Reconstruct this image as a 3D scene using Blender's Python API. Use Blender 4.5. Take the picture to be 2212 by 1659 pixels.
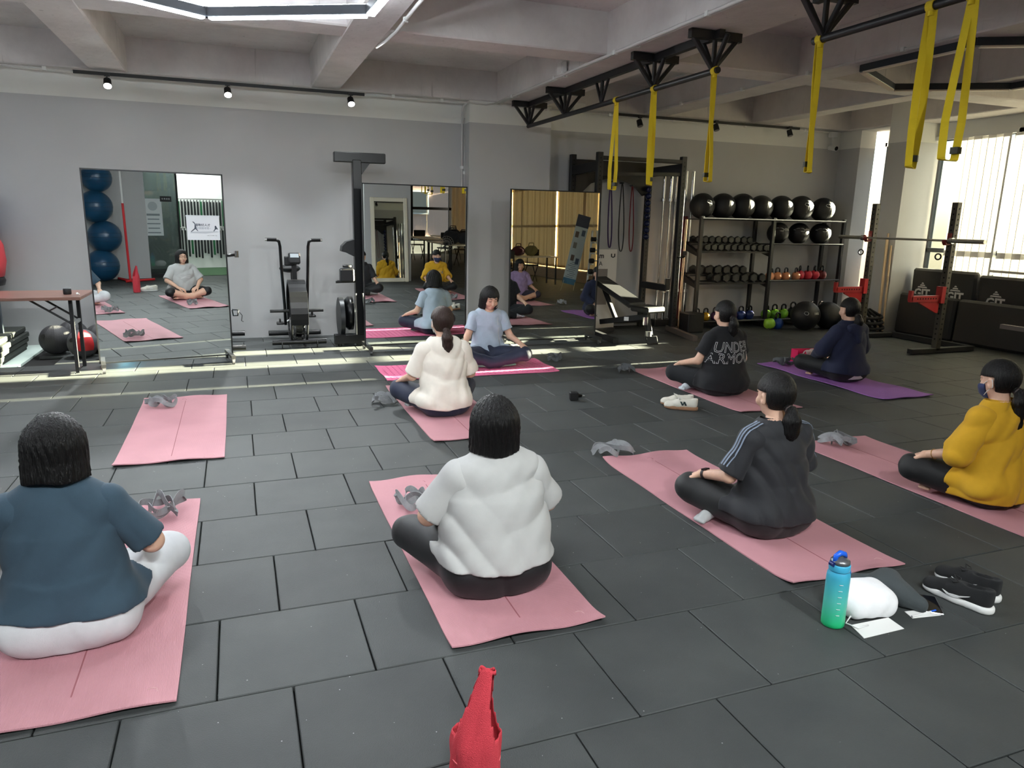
import bpy, bmesh, math, random
import numpy as np
from mathutils import Vector, Matrix

for o in list(bpy.data.objects): bpy.data.objects.remove(o, do_unlink=True)
SC = bpy.context.scene
COL = SC.collection
R = math.radians
PI = math.pi

# ------------------------------------------------------------------ camera
FPX, YAW, PITCH, ROLL, CAMH = 1572.77, R(20.6754), R(12.6877), R(1.2640), 1.48967
fw = Vector((math.sin(YAW)*math.cos(PITCH), math.cos(YAW)*math.cos(PITCH), -math.sin(PITCH)))
rt = Vector((math.cos(YAW), -math.sin(YAW), 0)); up = rt.cross(fw)
c_, s_ = math.cos(ROLL), math.sin(ROLL)
rt2 = c_*rt + s_*up; up2 = -s_*rt + c_*up
cam_d = bpy.data.cameras.new('camera'); cam = bpy.data.objects.new('camera', cam_d); COL.objects.link(cam)
cam_d.sensor_fit = 'HORIZONTAL'; cam_d.sensor_width = 36.0; cam_d.lens = FPX/2212*36.0
cam_d.clip_start = 0.02; cam_d.clip_end = 300
cam.matrix_world = Matrix(((rt2.x, up2.x, -fw.x, 0), (rt2.y, up2.y, -fw.y, 0), (rt2.z, up2.z, -fw.z, CAMH), (0, 0, 0, 1)))
SC.camera = cam

# ------------------------------------------------------------------ view, sky, sun
vs = SC.view_settings
vs.view_transform = 'Standard'; vs.look = 'None'; vs.gamma = 1.0; vs.use_curve_mapping = False
vs.exposure = 0.12
W = bpy.data.worlds.new('sky'); SC.world = W; W.use_nodes = True
wn = W.node_tree.nodes; wn.clear()
wo = wn.new('ShaderNodeOutputWorld'); wb = wn.new('ShaderNodeBackground'); sk = wn.new('ShaderNodeTexSky')
sk.sky_type = 'NISHITA'; sk.sun_disc = False; sk.sun_elevation = R(38); sk.sun_rotation = R(90); sk.air_density = 1.0; sk.dust_density = 1.0
W.node_tree.links.new(sk.outputs[0], wb.inputs[0]); W.node_tree.links.new(wb.outputs[0], wo.inputs[0])
wb.inputs[1].default_value = 0.35
SUN_DIR = Vector((-1.0, -0.02, -0.205)).normalized()
sd = bpy.data.lights.new('sun', 'SUN'); sd.energy = 420.0; sd.angle = R(0.6); sd.color = (1.0, 0.83, 0.62)
so = bpy.data.objects.new('sun', sd); COL.objects.link(so); so.rotation_euler = SUN_DIR.to_track_quat('-Z', 'Y').to_euler(); so.location = (30, 0, 12)

# ------------------------------------------------------------------ materials
def lin(c):
    if isinstance(c, (int, float)): c = (c, c, c)
    return tuple(((v/255)/12.92 if v/255 <= 0.04045 else ((v/255+0.055)/1.055)**2.4) for v in c) + (1.0,)
MATS = {}
def mat(name, rgb, rough=0.6, metal=0.0, noise=0.0, nscale=20, bump=0.0, bscale=60, spec=0.4, alpha=None, emit=None, sheen=0.0, trans=0.0, coat=0.0, coords='Object', stretch=None, rgb2=None):
    """procedural principled material, colours given as sRGB 0-255"""
    if name in MATS: return MATS[name]
    m = bpy.data.materials.new(name); m.use_nodes = True; MATS[name] = m
    nt = m.node_tree; b = nt.nodes['Principled BSDF']
    col = lin(rgb); b.inputs['Base Color'].default_value = col
    b.inputs['Roughness'].default_value = rough; b.inputs['Metallic'].default_value = metal
    b.inputs['Specular IOR Level'].default_value = spec
    if sheen: b.inputs['Sheen Weight'].default_value = sheen
    if coat: b.inputs['Coat Weight'].default_value = coat; b.inputs['Coat Roughness'].default_value = 0.15
    if trans: b.inputs['Transmission Weight'].default_value = trans
    if emit:
        b.inputs['Emission Color'].default_value = lin(emit[0]); b.inputs['Emission Strength'].default_value = emit[1]
    if noise or bump:
        tc = nt.nodes.new('ShaderNodeTexCoord'); src = tc.outputs[coords]
        if stretch:
            mp = nt.nodes.new('ShaderNodeMapping'); mp.inputs['Scale'].default_value = stretch
            nt.links.new(src, mp.inputs[0]); src = mp.outputs[0]
    if noise:
        n = nt.nodes.new('ShaderNodeTexNoise'); n.inputs['Scale'].default_value = nscale; n.inputs['Detail'].default_value = 6
        nt.links.new(src, n.inputs['Vector'])
        r = nt.nodes.new('ShaderNodeValToRGB'); nt.links.new(n.outputs['Fac'], r.inputs[0])
        c2 = lin(rgb2) if rgb2 else None
        r.color_ramp.elements[0].position = 0.3; r.color_ramp.elements[1].position = 0.7
        r.color_ramp.elements[0].color = tuple(v*(1-noise) for v in col[:3])+(1,)
        r.color_ramp.elements[1].color = c2 or tuple(min(1, v*(1+noise)) for v in col[:3])+(1,)
        nt.links.new(r.outputs[0], b.inputs['Base Color'])
    if bump:
        n2 = nt.nodes.new('ShaderNodeTexNoise'); n2.inputs['Scale'].default_value = bscale; n2.inputs['Detail'].default_value = 4
        nt.links.new(src, n2.inputs['Vector'])
        bp = nt.nodes.new('ShaderNodeBump'); bp.inputs['Strength'].default_value = bump; bp.inputs['Distance'].default_value = 0.01
        nt.links.new(n2.outputs['Fac'], bp.inputs['Height']); nt.links.new(bp.outputs[0], b.inputs['Normal'])
    return m
def emat(name, rgb, strength):
    if name in MATS: return MATS[name]
    m = bpy.data.materials.new(name); m.use_nodes = True; MATS[name] = m
    nt = m.node_tree; nt.nodes.clear(); o = nt.nodes.new('ShaderNodeOutputMaterial'); e = nt.nodes.new('ShaderNodeEmission')
    e.inputs[0].default_value = lin(rgb); e.inputs[1].default_value = strength; nt.links.new(e.outputs[0], o.inputs[0]); return m
def glass_mat(name, tint=(225, 232, 230), gloss=0.08, dark=1.0):
    if name in MATS: return MATS[name]
    m = bpy.data.materials.new(name); m.use_nodes = True; MATS[name] = m
    nt = m.node_tree; nt.nodes.clear(); o = nt.nodes.new('ShaderNodeOutputMaterial')
    t = nt.nodes.new('ShaderNodeBsdfTransparent'); t.inputs[0].default_value = tuple(v*dark for v in lin(tint)[:3])+(1,)
    g = nt.nodes.new('ShaderNodeBsdfGlossy'); g.inputs['Roughness'].default_value = 0.02
    mx = nt.nodes.new('ShaderNodeMixShader'); mx.inputs[0].default_value = gloss
    nt.links.new(t.outputs[0], mx.inputs[1]); nt.links.new(g.outputs[0], mx.inputs[2]); nt.links.new(mx.outputs[0], o.inputs[0]); return m
def cloth_trans(name, rgb, t=0.45):
    """thin cloth lit from both sides"""
    if name in MATS: return MATS[name]
    m = bpy.data.materials.new(name); m.use_nodes = True; MATS[name] = m
    nt = m.node_tree; nt.nodes.clear(); o = nt.nodes.new('ShaderNodeOutputMaterial')
    d = nt.nodes.new('ShaderNodeBsdfDiffuse'); d.inputs[0].default_value = lin(rgb)
    tr = nt.nodes.new('ShaderNodeBsdfTranslucent'); tr.inputs[0].default_value = lin(rgb)
    mx = nt.nodes.new('ShaderNodeMixShader'); mx.inputs[0].default_value = t
    nt.links.new(d.outputs[0], mx.inputs[1]); nt.links.new(tr.outputs[0], mx.inputs[2]); nt.links.new(mx.outputs[0], o.inputs[0]); return m

# ------------------------------------------------------------------ mesh helpers
class MB:
    """collects simple shapes into one mesh"""
    def __init__(s): s.v = []; s.f = []; s.sm = []
    def add(s, vs, fs, smooth=False):
        n = len(s.v); s.v += [tuple(v) for v in vs]; s.f += [tuple(i+n for i in f) for f in fs]; s.sm += [smooth]*len(fs); return s
    def box(s, c, d, rot=None, bev=0.0):
        hx, hy, hz = d[0]/2, d[1]/2, d[2]/2
        if bev <= 0:
            V = [Vector((x, y, z)) for x in (-hx, hx) for y in (-hy, hy) for z in (-hz, hz)]
            F = [(0, 1, 3, 2), (4, 6, 7, 5), (0, 4, 5, 1), (2, 3, 7, 6), (0, 2, 6, 4), (1, 5, 7, 3)]
        else:
            bev = min(bev, hx*.95, hy*.95, hz*.95); V = []; idx = {}
            for sx in (-1, 1):
                for sy in (-1, 1):
                    for sz in (-1, 1):
                        for a in range(3):
                            p = [sx*(hx-bev), sy*(hy-bev), sz*(hz-bev)]; p[a] += (sx, sy, sz)[a]*bev
                            idx[(sx, sy, sz, a)] = len(V); V.append(Vector(p))
            F = []
            for a in range(3):
                b, c2 = (a+1) % 3, (a+2) % 3
                for sg in (-1, 1):
                    q = []
                    for (s1, s2) in ((-1, -1), (1, -1), (1, 1), (-1, 1)):
                        k = [0, 0, 0]; k[a] = sg; k[b] = s1; k[c2] = s2; q.append(idx[(k[0], k[1], k[2], a)])
                    F.append(tuple(q) if sg > 0 else tuple(reversed(q)))
                for s1 in (-1, 1):
                    for s2 in (-1, 1):
                        k0 = [0, 0, 0]; k0[b] = s1; k0[c2] = s2
                        k0[a] = -1; k1 = list(k0); k1[a] = 1
                        q = [idx[(*k0, b)], idx[(*k1, b)], idx[(*k1, c2)], idx[(*k0, c2)]]
                        F.append(tuple(q) if s1*s2 < 0 else tuple(reversed(q)))
            for sx in (-1, 1):
                for sy in (-1, 1):
                    for sz in (-1, 1):
                        q = [idx[(sx, sy, sz, a)] for a in range(3)]
                        F.append(tuple(q) if sx*sy*sz > 0 else tuple(reversed(q)))
        if rot is not None: V = [rot @ v for v in V]
        c = Vector(c); return s.add([v+c for v in V], F)
    def cyl(s, p0, p1, r0, r1=None, n=16, caps=True, smooth=True):
        r1 = r0 if r1 is None else r1; p0, p1 = Vector(p0), Vector(p1); d = (p1-p0)
        if d.length < 1e-9: return s
        d.normalize(); a = d.orthogonal().normalized(); b = d.cross(a)
        V = []
        for p, r in ((p0, r0), (p1, r1)):
            for i in range(n):
                t = 2*PI*i/n; V.append(p + (a*math.cos(t) + b*math.sin(t))*r)
        F = [(i, (i+1) % n, n+(i+1) % n, n+i) for i in range(n)]
        s.add(V, F, smooth)
        if caps: s.add(V, [tuple(range(n-1, -1, -1)), tuple(range(n, 2*n))], False)
        return s
    def tube(s, pts, r, n=10, closed=False, flat=None, smooth=True):
        """sweep; r scalar or list; flat=(w,t,upvec): rectangular ribbon section"""
        P = [Vector(p) for p in pts]; m = len(P); V = []; rr = r if isinstance(r, (list, tuple)) else [r]*m
        prev = None
        for i in range(m):
            if closed: d = P[(i+1) % m]-P[i-1]
            else: d = P[min(i+1, m-1)]-P[max(i-1, 0)]
            if d.length < 1e-9: d = Vector((0, 0, 1))
            d.normalize()
            if flat is not None and flat[2] is not None:
                u = Vector(flat[2][i] if isinstance(flat[2], list) else flat[2]); a = (u - d*u.dot(d))
                a = a.normalized() if a.length > 1e-6 else d.orthogonal().normalized()
            elif prev is None: a = d.orthogonal().normalized()
            else:
                a = prev - d*prev.dot(d); a = a.normalized() if a.length > 1e-6 else d.orthogonal().normalized()
            prev = a; b = d.cross(a)
            if flat is not None:
                w, t = flat[0]/2, flat[1]/2
                V += [P[i]+a*w+b*t, P[i]-a*w+b*t, P[i]-a*w-b*t, P[i]+a*w-b*t]
            else:
                for k in range(n):
                    t = 2*PI*k/n; V.append(P[i]+(a*math.cos(t)+b*math.sin(t))*rr[i])
        nn = 4 if flat is not None else n; F = []
        for i in range(m if closed else m-1):
            j = (i+1) % m
            for k in range(nn): F.append((i*nn+k, i*nn+(k+1) % nn, j*nn+(k+1) % nn, j*nn+k))
        if not closed: F += [tuple(range(nn-1, -1, -1)), tuple((m-1)*nn+k for k in range(nn))]
        return s.add(V, F, smooth if flat is None else False)
    def sphere(s, c, r, nu=24, nv=14, sc=(1, 1, 1), rot=None):
        c = Vector(c); V = [Vector((0, 0, r*sc[2]))]; F = []
        for j in range(1, nv):
            th = PI*j/nv
            for i in range(nu):
                t = 2*PI*i/nu; V.append(Vector((r*sc[0]*math.sin(th)*math.cos(t), r*sc[1]*math.sin(th)*math.sin(t), r*sc[2]*math.cos(th))))
        V.append(Vector((0, 0, -r*sc[2])))
        if rot is not None: V = [rot @ v for v in V]
        V = [v+c for v in V]
        for i in range(nu):
            F.append((0, 1+i, 1+(i+1) % nu)); e = len(V)-1; b = 1+(nv-2)*nu; F.append((e, b+(i+1) % nu, b+i))
            for j in range(nv-2):
                a = 1+j*nu; F.append((a+i, a+nu+i, a+nu+(i+1) % nu, a+(i+1) % nu))
        return s.add(V, F, True)
    def lathe(s, prof, c=(0, 0, 0), n=28, rot=None):
        c = Vector(c); V = []; m = len(prof)
        for (r, z) in prof:
            for i in range(n):
                t = 2*PI*i/n; V.append(Vector((r*math.cos(t), r*math.sin(t), z)))
        if rot is not None: V = [rot @ v for v in V]
        F = [(j*n+i, j*n+(i+1) % n, (j+1)*n+(i+1) % n, (j+1)*n+i) for j in range(m-1) for i in range(n)]
        s.add([v+c for v in V], F, True)
        return s
    def prism(s, poly, h0, h1, M=None):
        """poly in local xy, extruded h0..h1 in local z"""
        n = len(poly); V = [Vector((x, y, h0)) for x, y in poly]+[Vector((x, y, h1)) for x, y in poly]
        if M is not None: V = [M @ v for v in V]
        F = [tuple(range(n-1, -1, -1)), tuple(range(n, 2*n))]+[(i, (i+1) % n, n+(i+1) % n, n+i) for i in range(n)]
        return s.add(V, F)
    def torus(s, c, R0, r0, ax=(0, 0, 1), n=32, m=10):
        ax = Vector(ax).normalized(); a = ax.orthogonal().normalized(); b = ax.cross(a); c = Vector(c)
        return s.tube([c+(a*math.cos(2*PI*i/n)+b*math.sin(2*PI*i/n))*R0 for i in range(n)], r0, m, closed=True)
    def mesh(s, name):
        me = bpy.data.meshes.new(name); me.from_pydata(s.v, [], s.f); me.update()
        me.polygons.foreach_set('use_smooth', s.sm); return me
    def build(s, name, m, parent=None, loc=None, rot=None):
        me = s.mesh(name); o = bpy.data.objects.new(name, me); COL.objects.link(o)
        if m is not None: me.materials.append(m)
        if parent is not None: o.parent = parent
        if loc is not None: o.location = loc
        if rot is not None: o.rotation_euler = rot
        return o
def tag(o, label=None, cat=None, group=None, kind=None):
    if label: o['label'] = label
    if cat: o['category'] = cat
    if group: o['group'] = group
    if kind: o['kind'] = kind
    return o
def thing(name, label, cat, loc=(0, 0, 0), rz=0.0, group=None):
    o = bpy.data.objects.new(name, None); COL.objects.link(o); o.empty_display_size = 0.1
    o.location = loc; o.rotation_euler = (0, 0, rz); return tag(o, label, cat, group)
def struct(name, mb, m, label=None, parent=None):
    o = mb.build(name, m, parent)
    if parent is None: o['kind'] = 'structure'
    if label: o['label'] = label
    return o
def dup(o, loc=None, rz=None, label=None, parent=None):
    c = o.copy(); COL.objects.link(c)
    if parent is not None: c.parent = parent
    if loc is not None: c.location = loc
    if rz is not None: c.rotation_euler = (0, 0, rz)
    if label: c['label'] = label
    for ch in [x for x in bpy.data.objects if x.parent == o]: dup(ch, parent=c)
    return c
def rotz(a): return Matrix.Rotation(a, 3, 'Z')
def rotx(a): return Matrix.Rotation(a, 3, 'X')
def roty(a): return Matrix.Rotation(a, 3, 'Y')
def text_mesh(s, size, extrude=0.0005, align='CENTER', outline=0.0, bold=0.0, shear=0.0, spacing=1.0):
    """text -> (verts, faces) in local xy plane"""
    cu = bpy.data.curves.new('txt', 'FONT'); cu.body = s; cu.size = size; cu.align_x = align; cu.align_y = 'CENTER'; cu.resolution_u = 2; cu.shear = shear; cu.space_character = spacing
    if outline: cu.fill_mode = 'NONE'; cu.bevel_depth = outline; cu.bevel_resolution = 0
    else: cu.extrude = extrude; cu.offset = bold
    o = bpy.data.objects.new('txt', cu); COL.objects.link(o)
    dg = bpy.context.evaluated_depsgraph_get(); dg.update()
    me = bpy.data.meshes.new_from_object(o.evaluated_get(dg))
    V = [v.co.copy() for v in me.vertices]; F = [tuple(p.vertices) for p in me.polygons]
    bpy.data.objects.remove(o, do_unlink=True); bpy.data.curves.remove(cu); bpy.data.meshes.remove(me)
    return V, F
def text_on(name, s, size, M, m, parent, **k):
    V, F = text_mesh(s, size, **k); b = MB(); b.add([M @ v for v in V], F); return b.build(name, m, parent)
def frame(o, x, y):
    """4x4 with given origin, local x and y axes"""
    x = Vector(x).normalized(); y = Vector(y); y = (y-x*y.dot(x)).normalized(); z = x.cross(y)
    return Matrix(((x.x, y.x, z.x, o[0]), (x.y, y.y, z.y, o[1]), (x.z, y.z, z.z, o[2]), (0, 0, 0, 1)))
# ------------------------------------------------------------------ surfaces
def paint_mat(name, lower, upper, zsplit=2.68):
    m = bpy.data.materials.new(name); m.use_nodes = True; nt = m.node_tree; b = nt.nodes['Principled BSDF']
    b.inputs['Roughness'].default_value = 0.75; b.inputs['Specular IOR Level'].default_value = 0.25
    g = nt.nodes.new('ShaderNodeNewGeometry'); sx = nt.nodes.new('ShaderNodeSeparateXYZ'); nt.links.new(g.outputs['Position'], sx.inputs[0])
    gt = nt.nodes.new('ShaderNodeMath'); gt.operation = 'GREATER_THAN'; gt.inputs[1].default_value = zsplit; nt.links.new(sx.outputs[2], gt.inputs[0])
    n = nt.nodes.new('ShaderNodeTexNoise'); n.inputs['Scale'].default_value = 2.2; n.inputs['Detail'].default_value = 5; nt.links.new(g.outputs['Position'], n.inputs['Vector'])
    mr = nt.nodes.new('ShaderNodeMapRange'); mr.inputs[3].default_value = 0.94; mr.inputs[4].default_value = 1.05; nt.links.new(n.outputs['Fac'], mr.inputs[0])
    mx = nt.nodes.new('ShaderNodeMix'); mx.data_type = 'RGBA'; mx.inputs['A'].default_value = lin(lower); mx.inputs['B'].default_value = lin(upper); nt.links.new(gt.outputs[0], mx.inputs['Factor'])
    vm = nt.nodes.new('ShaderNodeVectorMath'); vm.operation = 'SCALE'; nt.links.new(mx.outputs['Result'], vm.inputs[0]); nt.links.new(mr.outputs[0], vm.inputs['Scale'])
    nt.links.new(vm.outputs[0], b.inputs['Base Color'])
    n2 = nt.nodes.new('ShaderNodeTexNoise'); n2.inputs['Scale'].default_value = 180; nt.links.new(g.outputs['Position'], n2.inputs['Vector'])
    bp = nt.nodes.new('ShaderNodeBump'); bp.inputs['Strength'].default_value = 0.12; bp.inputs['Distance'].default_value = 0.004; nt.links.new(n2.outputs['Fac'], bp.inputs['Height']); nt.links.new(bp.outputs[0], b.inputs['Normal'])
    return m
WALL = paint_mat('two_tone_wall_paint', (184, 184, 184), (226, 226, 221))
def concrete_mat():
    m = bpy.data.materials.new('painted_concrete'); m.use_nodes = True; nt = m.node_tree; b = nt.nodes['Principled BSDF']
    b.inputs['Roughness'].default_value = 0.85; b.inputs['Specular IOR Level'].default_value = 0.2
    g = nt.nodes.new('ShaderNodeNewGeometry'); n = nt.nodes.new('ShaderNodeTexNoise'); n.inputs['Scale'].default_value = 1.6; n.inputs['Detail'].default_value = 8; n.inputs['Roughness'].default_value = 0.65
    nt.links.new(g.outputs['Position'], n.inputs['Vector'])
    r = nt.nodes.new('ShaderNodeValToRGB'); r.color_ramp.elements[0].position = 0.3; r.color_ramp.elements[1].position = 0.72
    r.color_ramp.elements[0].color = lin((198, 192, 190)); r.color_ramp.elements[1].color = lin((224, 219, 216)); nt.links.new(n.outputs['Fac'], r.inputs[0])
    # drip stains running down vertical faces
    mp = nt.nodes.new('ShaderNodeMapping'); mp.inputs['Scale'].default_value = (7, 7, 0.35); nt.links.new(g.outputs['Position'], mp.inputs[0])
    n3 = nt.nodes.new('ShaderNodeTexNoise'); n3.inputs['Scale'].default_value = 3.0; n3.inputs['Detail'].default_value = 3; nt.links.new(mp.outputs[0], n3.inputs['Vector'])
    mr = nt.nodes.new('ShaderNodeMapRange'); mr.inputs[1].default_value = 0.66; mr.inputs[2].default_value = 0.74; mr.inputs[3].default_value = 1.0; mr.inputs[4].default_value = 0.72; nt.links.new(n3.outputs['Fac'], mr.inputs[0])
    vm = nt.nodes.new('ShaderNodeVectorMath'); vm.operation = 'SCALE'; nt.links.new(r.outputs[0], vm.inputs[0]); nt.links.new(mr.outputs[0], vm.inputs['Scale'])
    nt.links.new(vm.outputs[0], b.inputs['Base Color'])
    n2 = nt.nodes.new('ShaderNodeTexNoise'); n2.inputs['Scale'].default_value = 14; n2.inputs['Detail'].default_value = 6; nt.links.new(g.outputs['Position'], n2.inputs['Vector'])
    bp = nt.nodes.new('ShaderNodeBump'); bp.inputs['Strength'].default_value = 0.35; bp.inputs['Distance'].default_value = 0.012; nt.links.new(n2.outputs['Fac'], bp.inputs['Height']); nt.links.new(bp.outputs[0], b.inputs['Normal'])
    return m
CONC = concrete_mat()
def rubber_tile_mat():
    m = bpy.data.materials.new('rubber_tile'); m.use_nodes = True; nt = m.node_tree; b = nt.nodes['Principled BSDF']
    b.inputs['Roughness'].default_value = 0.62; b.inputs['Specular IOR Level'].default_value = 0.35
    g = nt.nodes.new('ShaderNodeNewGeometry'); oi = nt.nodes.new('ShaderNodeObjectInfo')
    n = nt.nodes.new('ShaderNodeTexNoise'); n.inputs['Scale'].default_value = 3.0; n.inputs['Detail'].default_value = 7; nt.links.new(g.outputs['Position'], n.inputs['Vector'])
    r = nt.nodes.new('ShaderNodeValToRGB'); r.color_ramp.elements[0].position = 0.3; r.color_ramp.elements[1].position = 0.75
    r.color_ramp.elements[0].color = lin((54, 57, 57)); r.color_ramp.elements[1].color = lin((65, 68, 67)); nt.links.new(n.outputs['Fac'], r.inputs[0])
    mr = nt.nodes.new('ShaderNodeMapRange'); mr.inputs[3].default_value = 0.86; mr.inputs[4].default_value = 1.12; nt.links.new(oi.outputs['Random'], mr.inputs[0])
    vm = nt.nodes.new('ShaderNodeVectorMath'); vm.operation = 'SCALE'; nt.links.new(r.outputs[0], vm.inputs[0]); nt.links.new(mr.outputs[0], vm.inputs['Scale'])
    # pale crumbs of rubber and lint
    v = nt.nodes.new('ShaderNodeTexVoronoi'); v.inputs['Scale'].default_value = 26; v.feature = 'F1'; nt.links.new(g.outputs['Position'], v.inputs['Vector'])
    lt = nt.nodes.new('ShaderNodeMath'); lt.operation = 'LESS_THAN'; lt.inputs[1].default_value = 0.055; nt.links.new(v.outputs['Distance'], lt.inputs[0])
    n4 = nt.nodes.new('ShaderNodeTexNoise'); n4.inputs['Scale'].default_value = 9; nt.links.new(g.outputs['Position'], n4.inputs['Vector'])
    g4 = nt.nodes.new('ShaderNodeMath'); g4.operation = 'GREATER_THAN'; g4.inputs[1].default_value = 0.55; nt.links.new(n4.outputs['Fac'], g4.inputs[0])
    ml = nt.nodes.new('ShaderNodeMath'); ml.operation = 'MULTIPLY'; nt.links.new(lt.outputs[0], ml.inputs[0]); nt.links.new(g4.outputs[0], ml.inputs[1])
    mx = nt.nodes.new('ShaderNodeMix'); mx.data_type = 'RGBA'; mx.inputs['B'].default_value = lin((150, 152, 150)); nt.links.new(ml.outputs[0], mx.inputs['Factor']); nt.links.new(vm.outputs[0], mx.inputs['A'])
    nt.links.new(mx.outputs['Result'], b.inputs['Base Color'])
    n2 = nt.nodes.new('ShaderNodeTexNoise'); n2.inputs['Scale'].default_value = 260; n2.inputs['Detail'].default_value = 3; nt.links.new(g.outputs['Position'], n2.inputs['Vector'])
    bp = nt.nodes.new('ShaderNodeBump'); bp.inputs['Strength'].default_value = 0.35; bp.inputs['Distance'].default_value = 0.004; nt.links.new(n2.outputs['Fac'], bp.inputs['Height']); nt.links.new(bp.outputs[0], b.inputs['Normal'])
    return m
RUB = rubber_tile_mat()
BLACKM = mat('black_powder_coat', (24, 24, 26), 0.45, 0.0, bump=0.05, bscale=300)
STEEL = mat('brushed_steel', (190, 190, 188), 0.28, 1.0)
CHROME = mat('chrome', (215, 215, 215), 0.12, 1.0)
WHITEP = mat('white_paint', (225, 225, 222), 0.55)
MIRROR = mat('mirror_silver', (228, 233, 231), 0.0, 1.0)

# ------------------------------------------------------------------ floor
struct('floor', MB().box((2.2, 0.4, -0.06), (15.4, 18.6, 0.06)), mat('floor_screed', (14, 14, 14), 0.9), 'dark subfloor under black rubber gym tiles')
FLOOR = bpy.data.objects['floor']
TX, TY, TX0, TY0 = 0.5, 0.495925, -0.428875, 7.15575
OFF = {-1: .318, 0: .911, 1: .346, 2: .941, 3: 1.375, 4: .92, 5: 1.371, 6: .897, 7: 1.384, 8: 1.015, 9: .583, 10: 1.044, 11: .595}
tile_me = MB().box((0, 0, -0.0125), (TX-0.005, TY-0.005, 0.025), bev=0.003).mesh('floor_tile'); tile_me.materials.append(RUB)
cand = []
rest = MB()
for j in range(-5, 32):
    yc = TY0-(j+.5)*TY
    off = OFF.get(j, 0.35 if j % 2 else 0.9)
    for k in range(-10, 24):
        xc = TX0+TX*(k+off)+TX/2
        if xc < -5.2 or xc > 9.2: continue
        if xc < -2.0 and yc > 8.0: continue
        if yc > 9.3 and xc > 2.7 and xc < 4.2: continue
        d = Vector((xc, yc, 0))-Vector((0, 0, CAMH)); z = d.dot(fw); ok = False
        if z > 0.8:
            px, py = FPX*d.dot(rt2)/z, FPX*d.dot(up2)/z
            ok = abs(px) < 1106+260/z*2 and py > -829.5-600/z
        cand.append((0 if ok else 1, d.length, xc, yc))
cand.sort()
for i, (a, d, xc, yc) in enumerate(cand):
    if i < 300 and a == 0:
        o = bpy.data.objects.new('floor_tile', tile_me); COL.objects.link(o); o.parent = FLOOR
        h = math.sin(xc*12.9+yc*78.2)*43758.5; h -= math.floor(h)
        o.location = (xc, yc, -0.0012*h); o.rotation_euler = (0, 0, (h-.5)*0.004)
    else: rest.box((xc, yc, -0.0125), (TX-0.005, TY-0.005, 0.025), bev=0.003)
tag(rest.build('far_floor_tiles', RUB, FLOOR), kind='stuff')
struct('floor_strip', MB().box((-3.6, 8.8, -0.012), (3.1, 1.35, 0.024)), mat('pale_vinyl', (205, 222, 214), 0.35, noise=.05, nscale=3), 'pale green white vinyl floor strip beside stacked mats')

# ------------------------------------------------------------------ walls
struct('wall_back', MB().box((2.1, 9.565, 1.6), (14.8, 0.2, 3.4)), WALL, 'grey two tone back wall with white band on top')
struct('column_back', MB().box((3.40, 9.36, 1.47), (1.12, 0.22, 2.94)), WALL, 'shallow grey pilaster behind the third mirror')
struct('wall_left', MB().box((-5.2, 0.5, 1.6), (0.2, 18.2, 3.4)), WALL)
wr = MB()
wr.box((9.15, 9.30, 1.6), (0.30, 0.5, 3.4))
wr.box((9.5, 8.72, 0.5), (0.16, 0.66, 1.06)); wr.box((9.5, 8.72, 3.02), (0.16, 0.66, 0.5)); wr.box((9.3, 8.72, 3.1), (0.6, 0.7, 0.34))
wr.box((9.5, 5.8, 0.43), (0.16, 4.5, 0.9)); wr.box((9.5, 5.8, 3.02), (0.16, 4.6, 0.55))
wr.box((9.5, 2.4, 1.6), (0.16, 2.4, 3.4)); wr.box((9.5, -3.8, 0.18), (0.16, 10.0, 0.4)); wr.box((9.5, -3.8, 3.05), (0.16, 10.0, 0.5))
struct('wall_right', wr, WALL, 'window wall on the right')
struct('column_right', MB().box((9.22, 8.225, 1.6), (0.71, 0.35, 3.4)), WALL, 'projecting column between narrow window and blinds')
rearw = MB()
rearw.box((-1.9, -1.05, 1.6), (6.4, 0.2, 3.4)); rearw.box((3.46, 0.45, 1.6), (1.0, 0.2, 3.4)); rearw.box((3.87, -1.4, 1.6), (0.16, 3.6, 3.4)); rearw.box((2.08, -1.05, 3.0), (1.76, 0.2, 0.6))
struct('wall_rear', rearw, WALL, 'grey wall behind the photographer')
struct('wall_store', MB().box((2.1, -3.1, 1.6), (3.5, 0.2, 3.4)).box((0.3, -2.1, 1.6), (0.2, 2.0, 3.4)), mat('store_white', (235, 236, 232), .6), 'bright white wall of the store room')
wf = MB().box((6.6, -8.6, 0.2), (5.8, 0.2, 0.45)).box((6.6, -8.6, 3.1), (5.8, 0.2, 0.5)).box((3.87, -5.9, 1.6), (0.16, 5.4, 3.4))
struct('wall_far', wf, WALL, 'end wall with tall windows behind the tables')

# ------------------------------------------------------------------ ceiling: slab, ribs and girders
struct('ceiling', MB().box((2.2, 0.4, 3.38), (15.4, 18.6, 0.16)), CONC, 'white painted concrete slab')
for nm, x0, x1 in (('a', -1.345, -0.98), ('b', 0.915, 1.25), ('c', 3.2, 3.87), ('d', 5.33, 5.70), ('e', 7.13, 7.45), ('f', -3.55, -3.2)):
    struct('ceiling_rib', MB().box(((x0+x1)/2, 0.5, 3.125), (x1-x0, 17.9, 0.37), bev=.012), CONC, 'concrete ceiling rib running to the back wall')
struct('ceiling_girder', MB().box((2.2, 6.45, 3.134), (14.6, 0.36, 0.376), bev=.012), CONC, 'concrete cross girder over the gym floor')
struct('ceiling_girder', MB().box((2.2, 0.3, 3.134), (14.6, 0.36, 0.376), bev=.012), CONC, 'concrete cross girder over the photographer')
struct('ceiling_girder', MB().box((2.1, 9.36, 3.132), (14.6, 0.22, 0.38), bev=.012), CONC, 'concrete girder along the back wall')
struct('ceiling_girder', MB().box((9.2, 0.4, 3.136), (0.5, 17.9, 0.38), bev=.012), CONC, 'concrete girder along the window wall')

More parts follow.
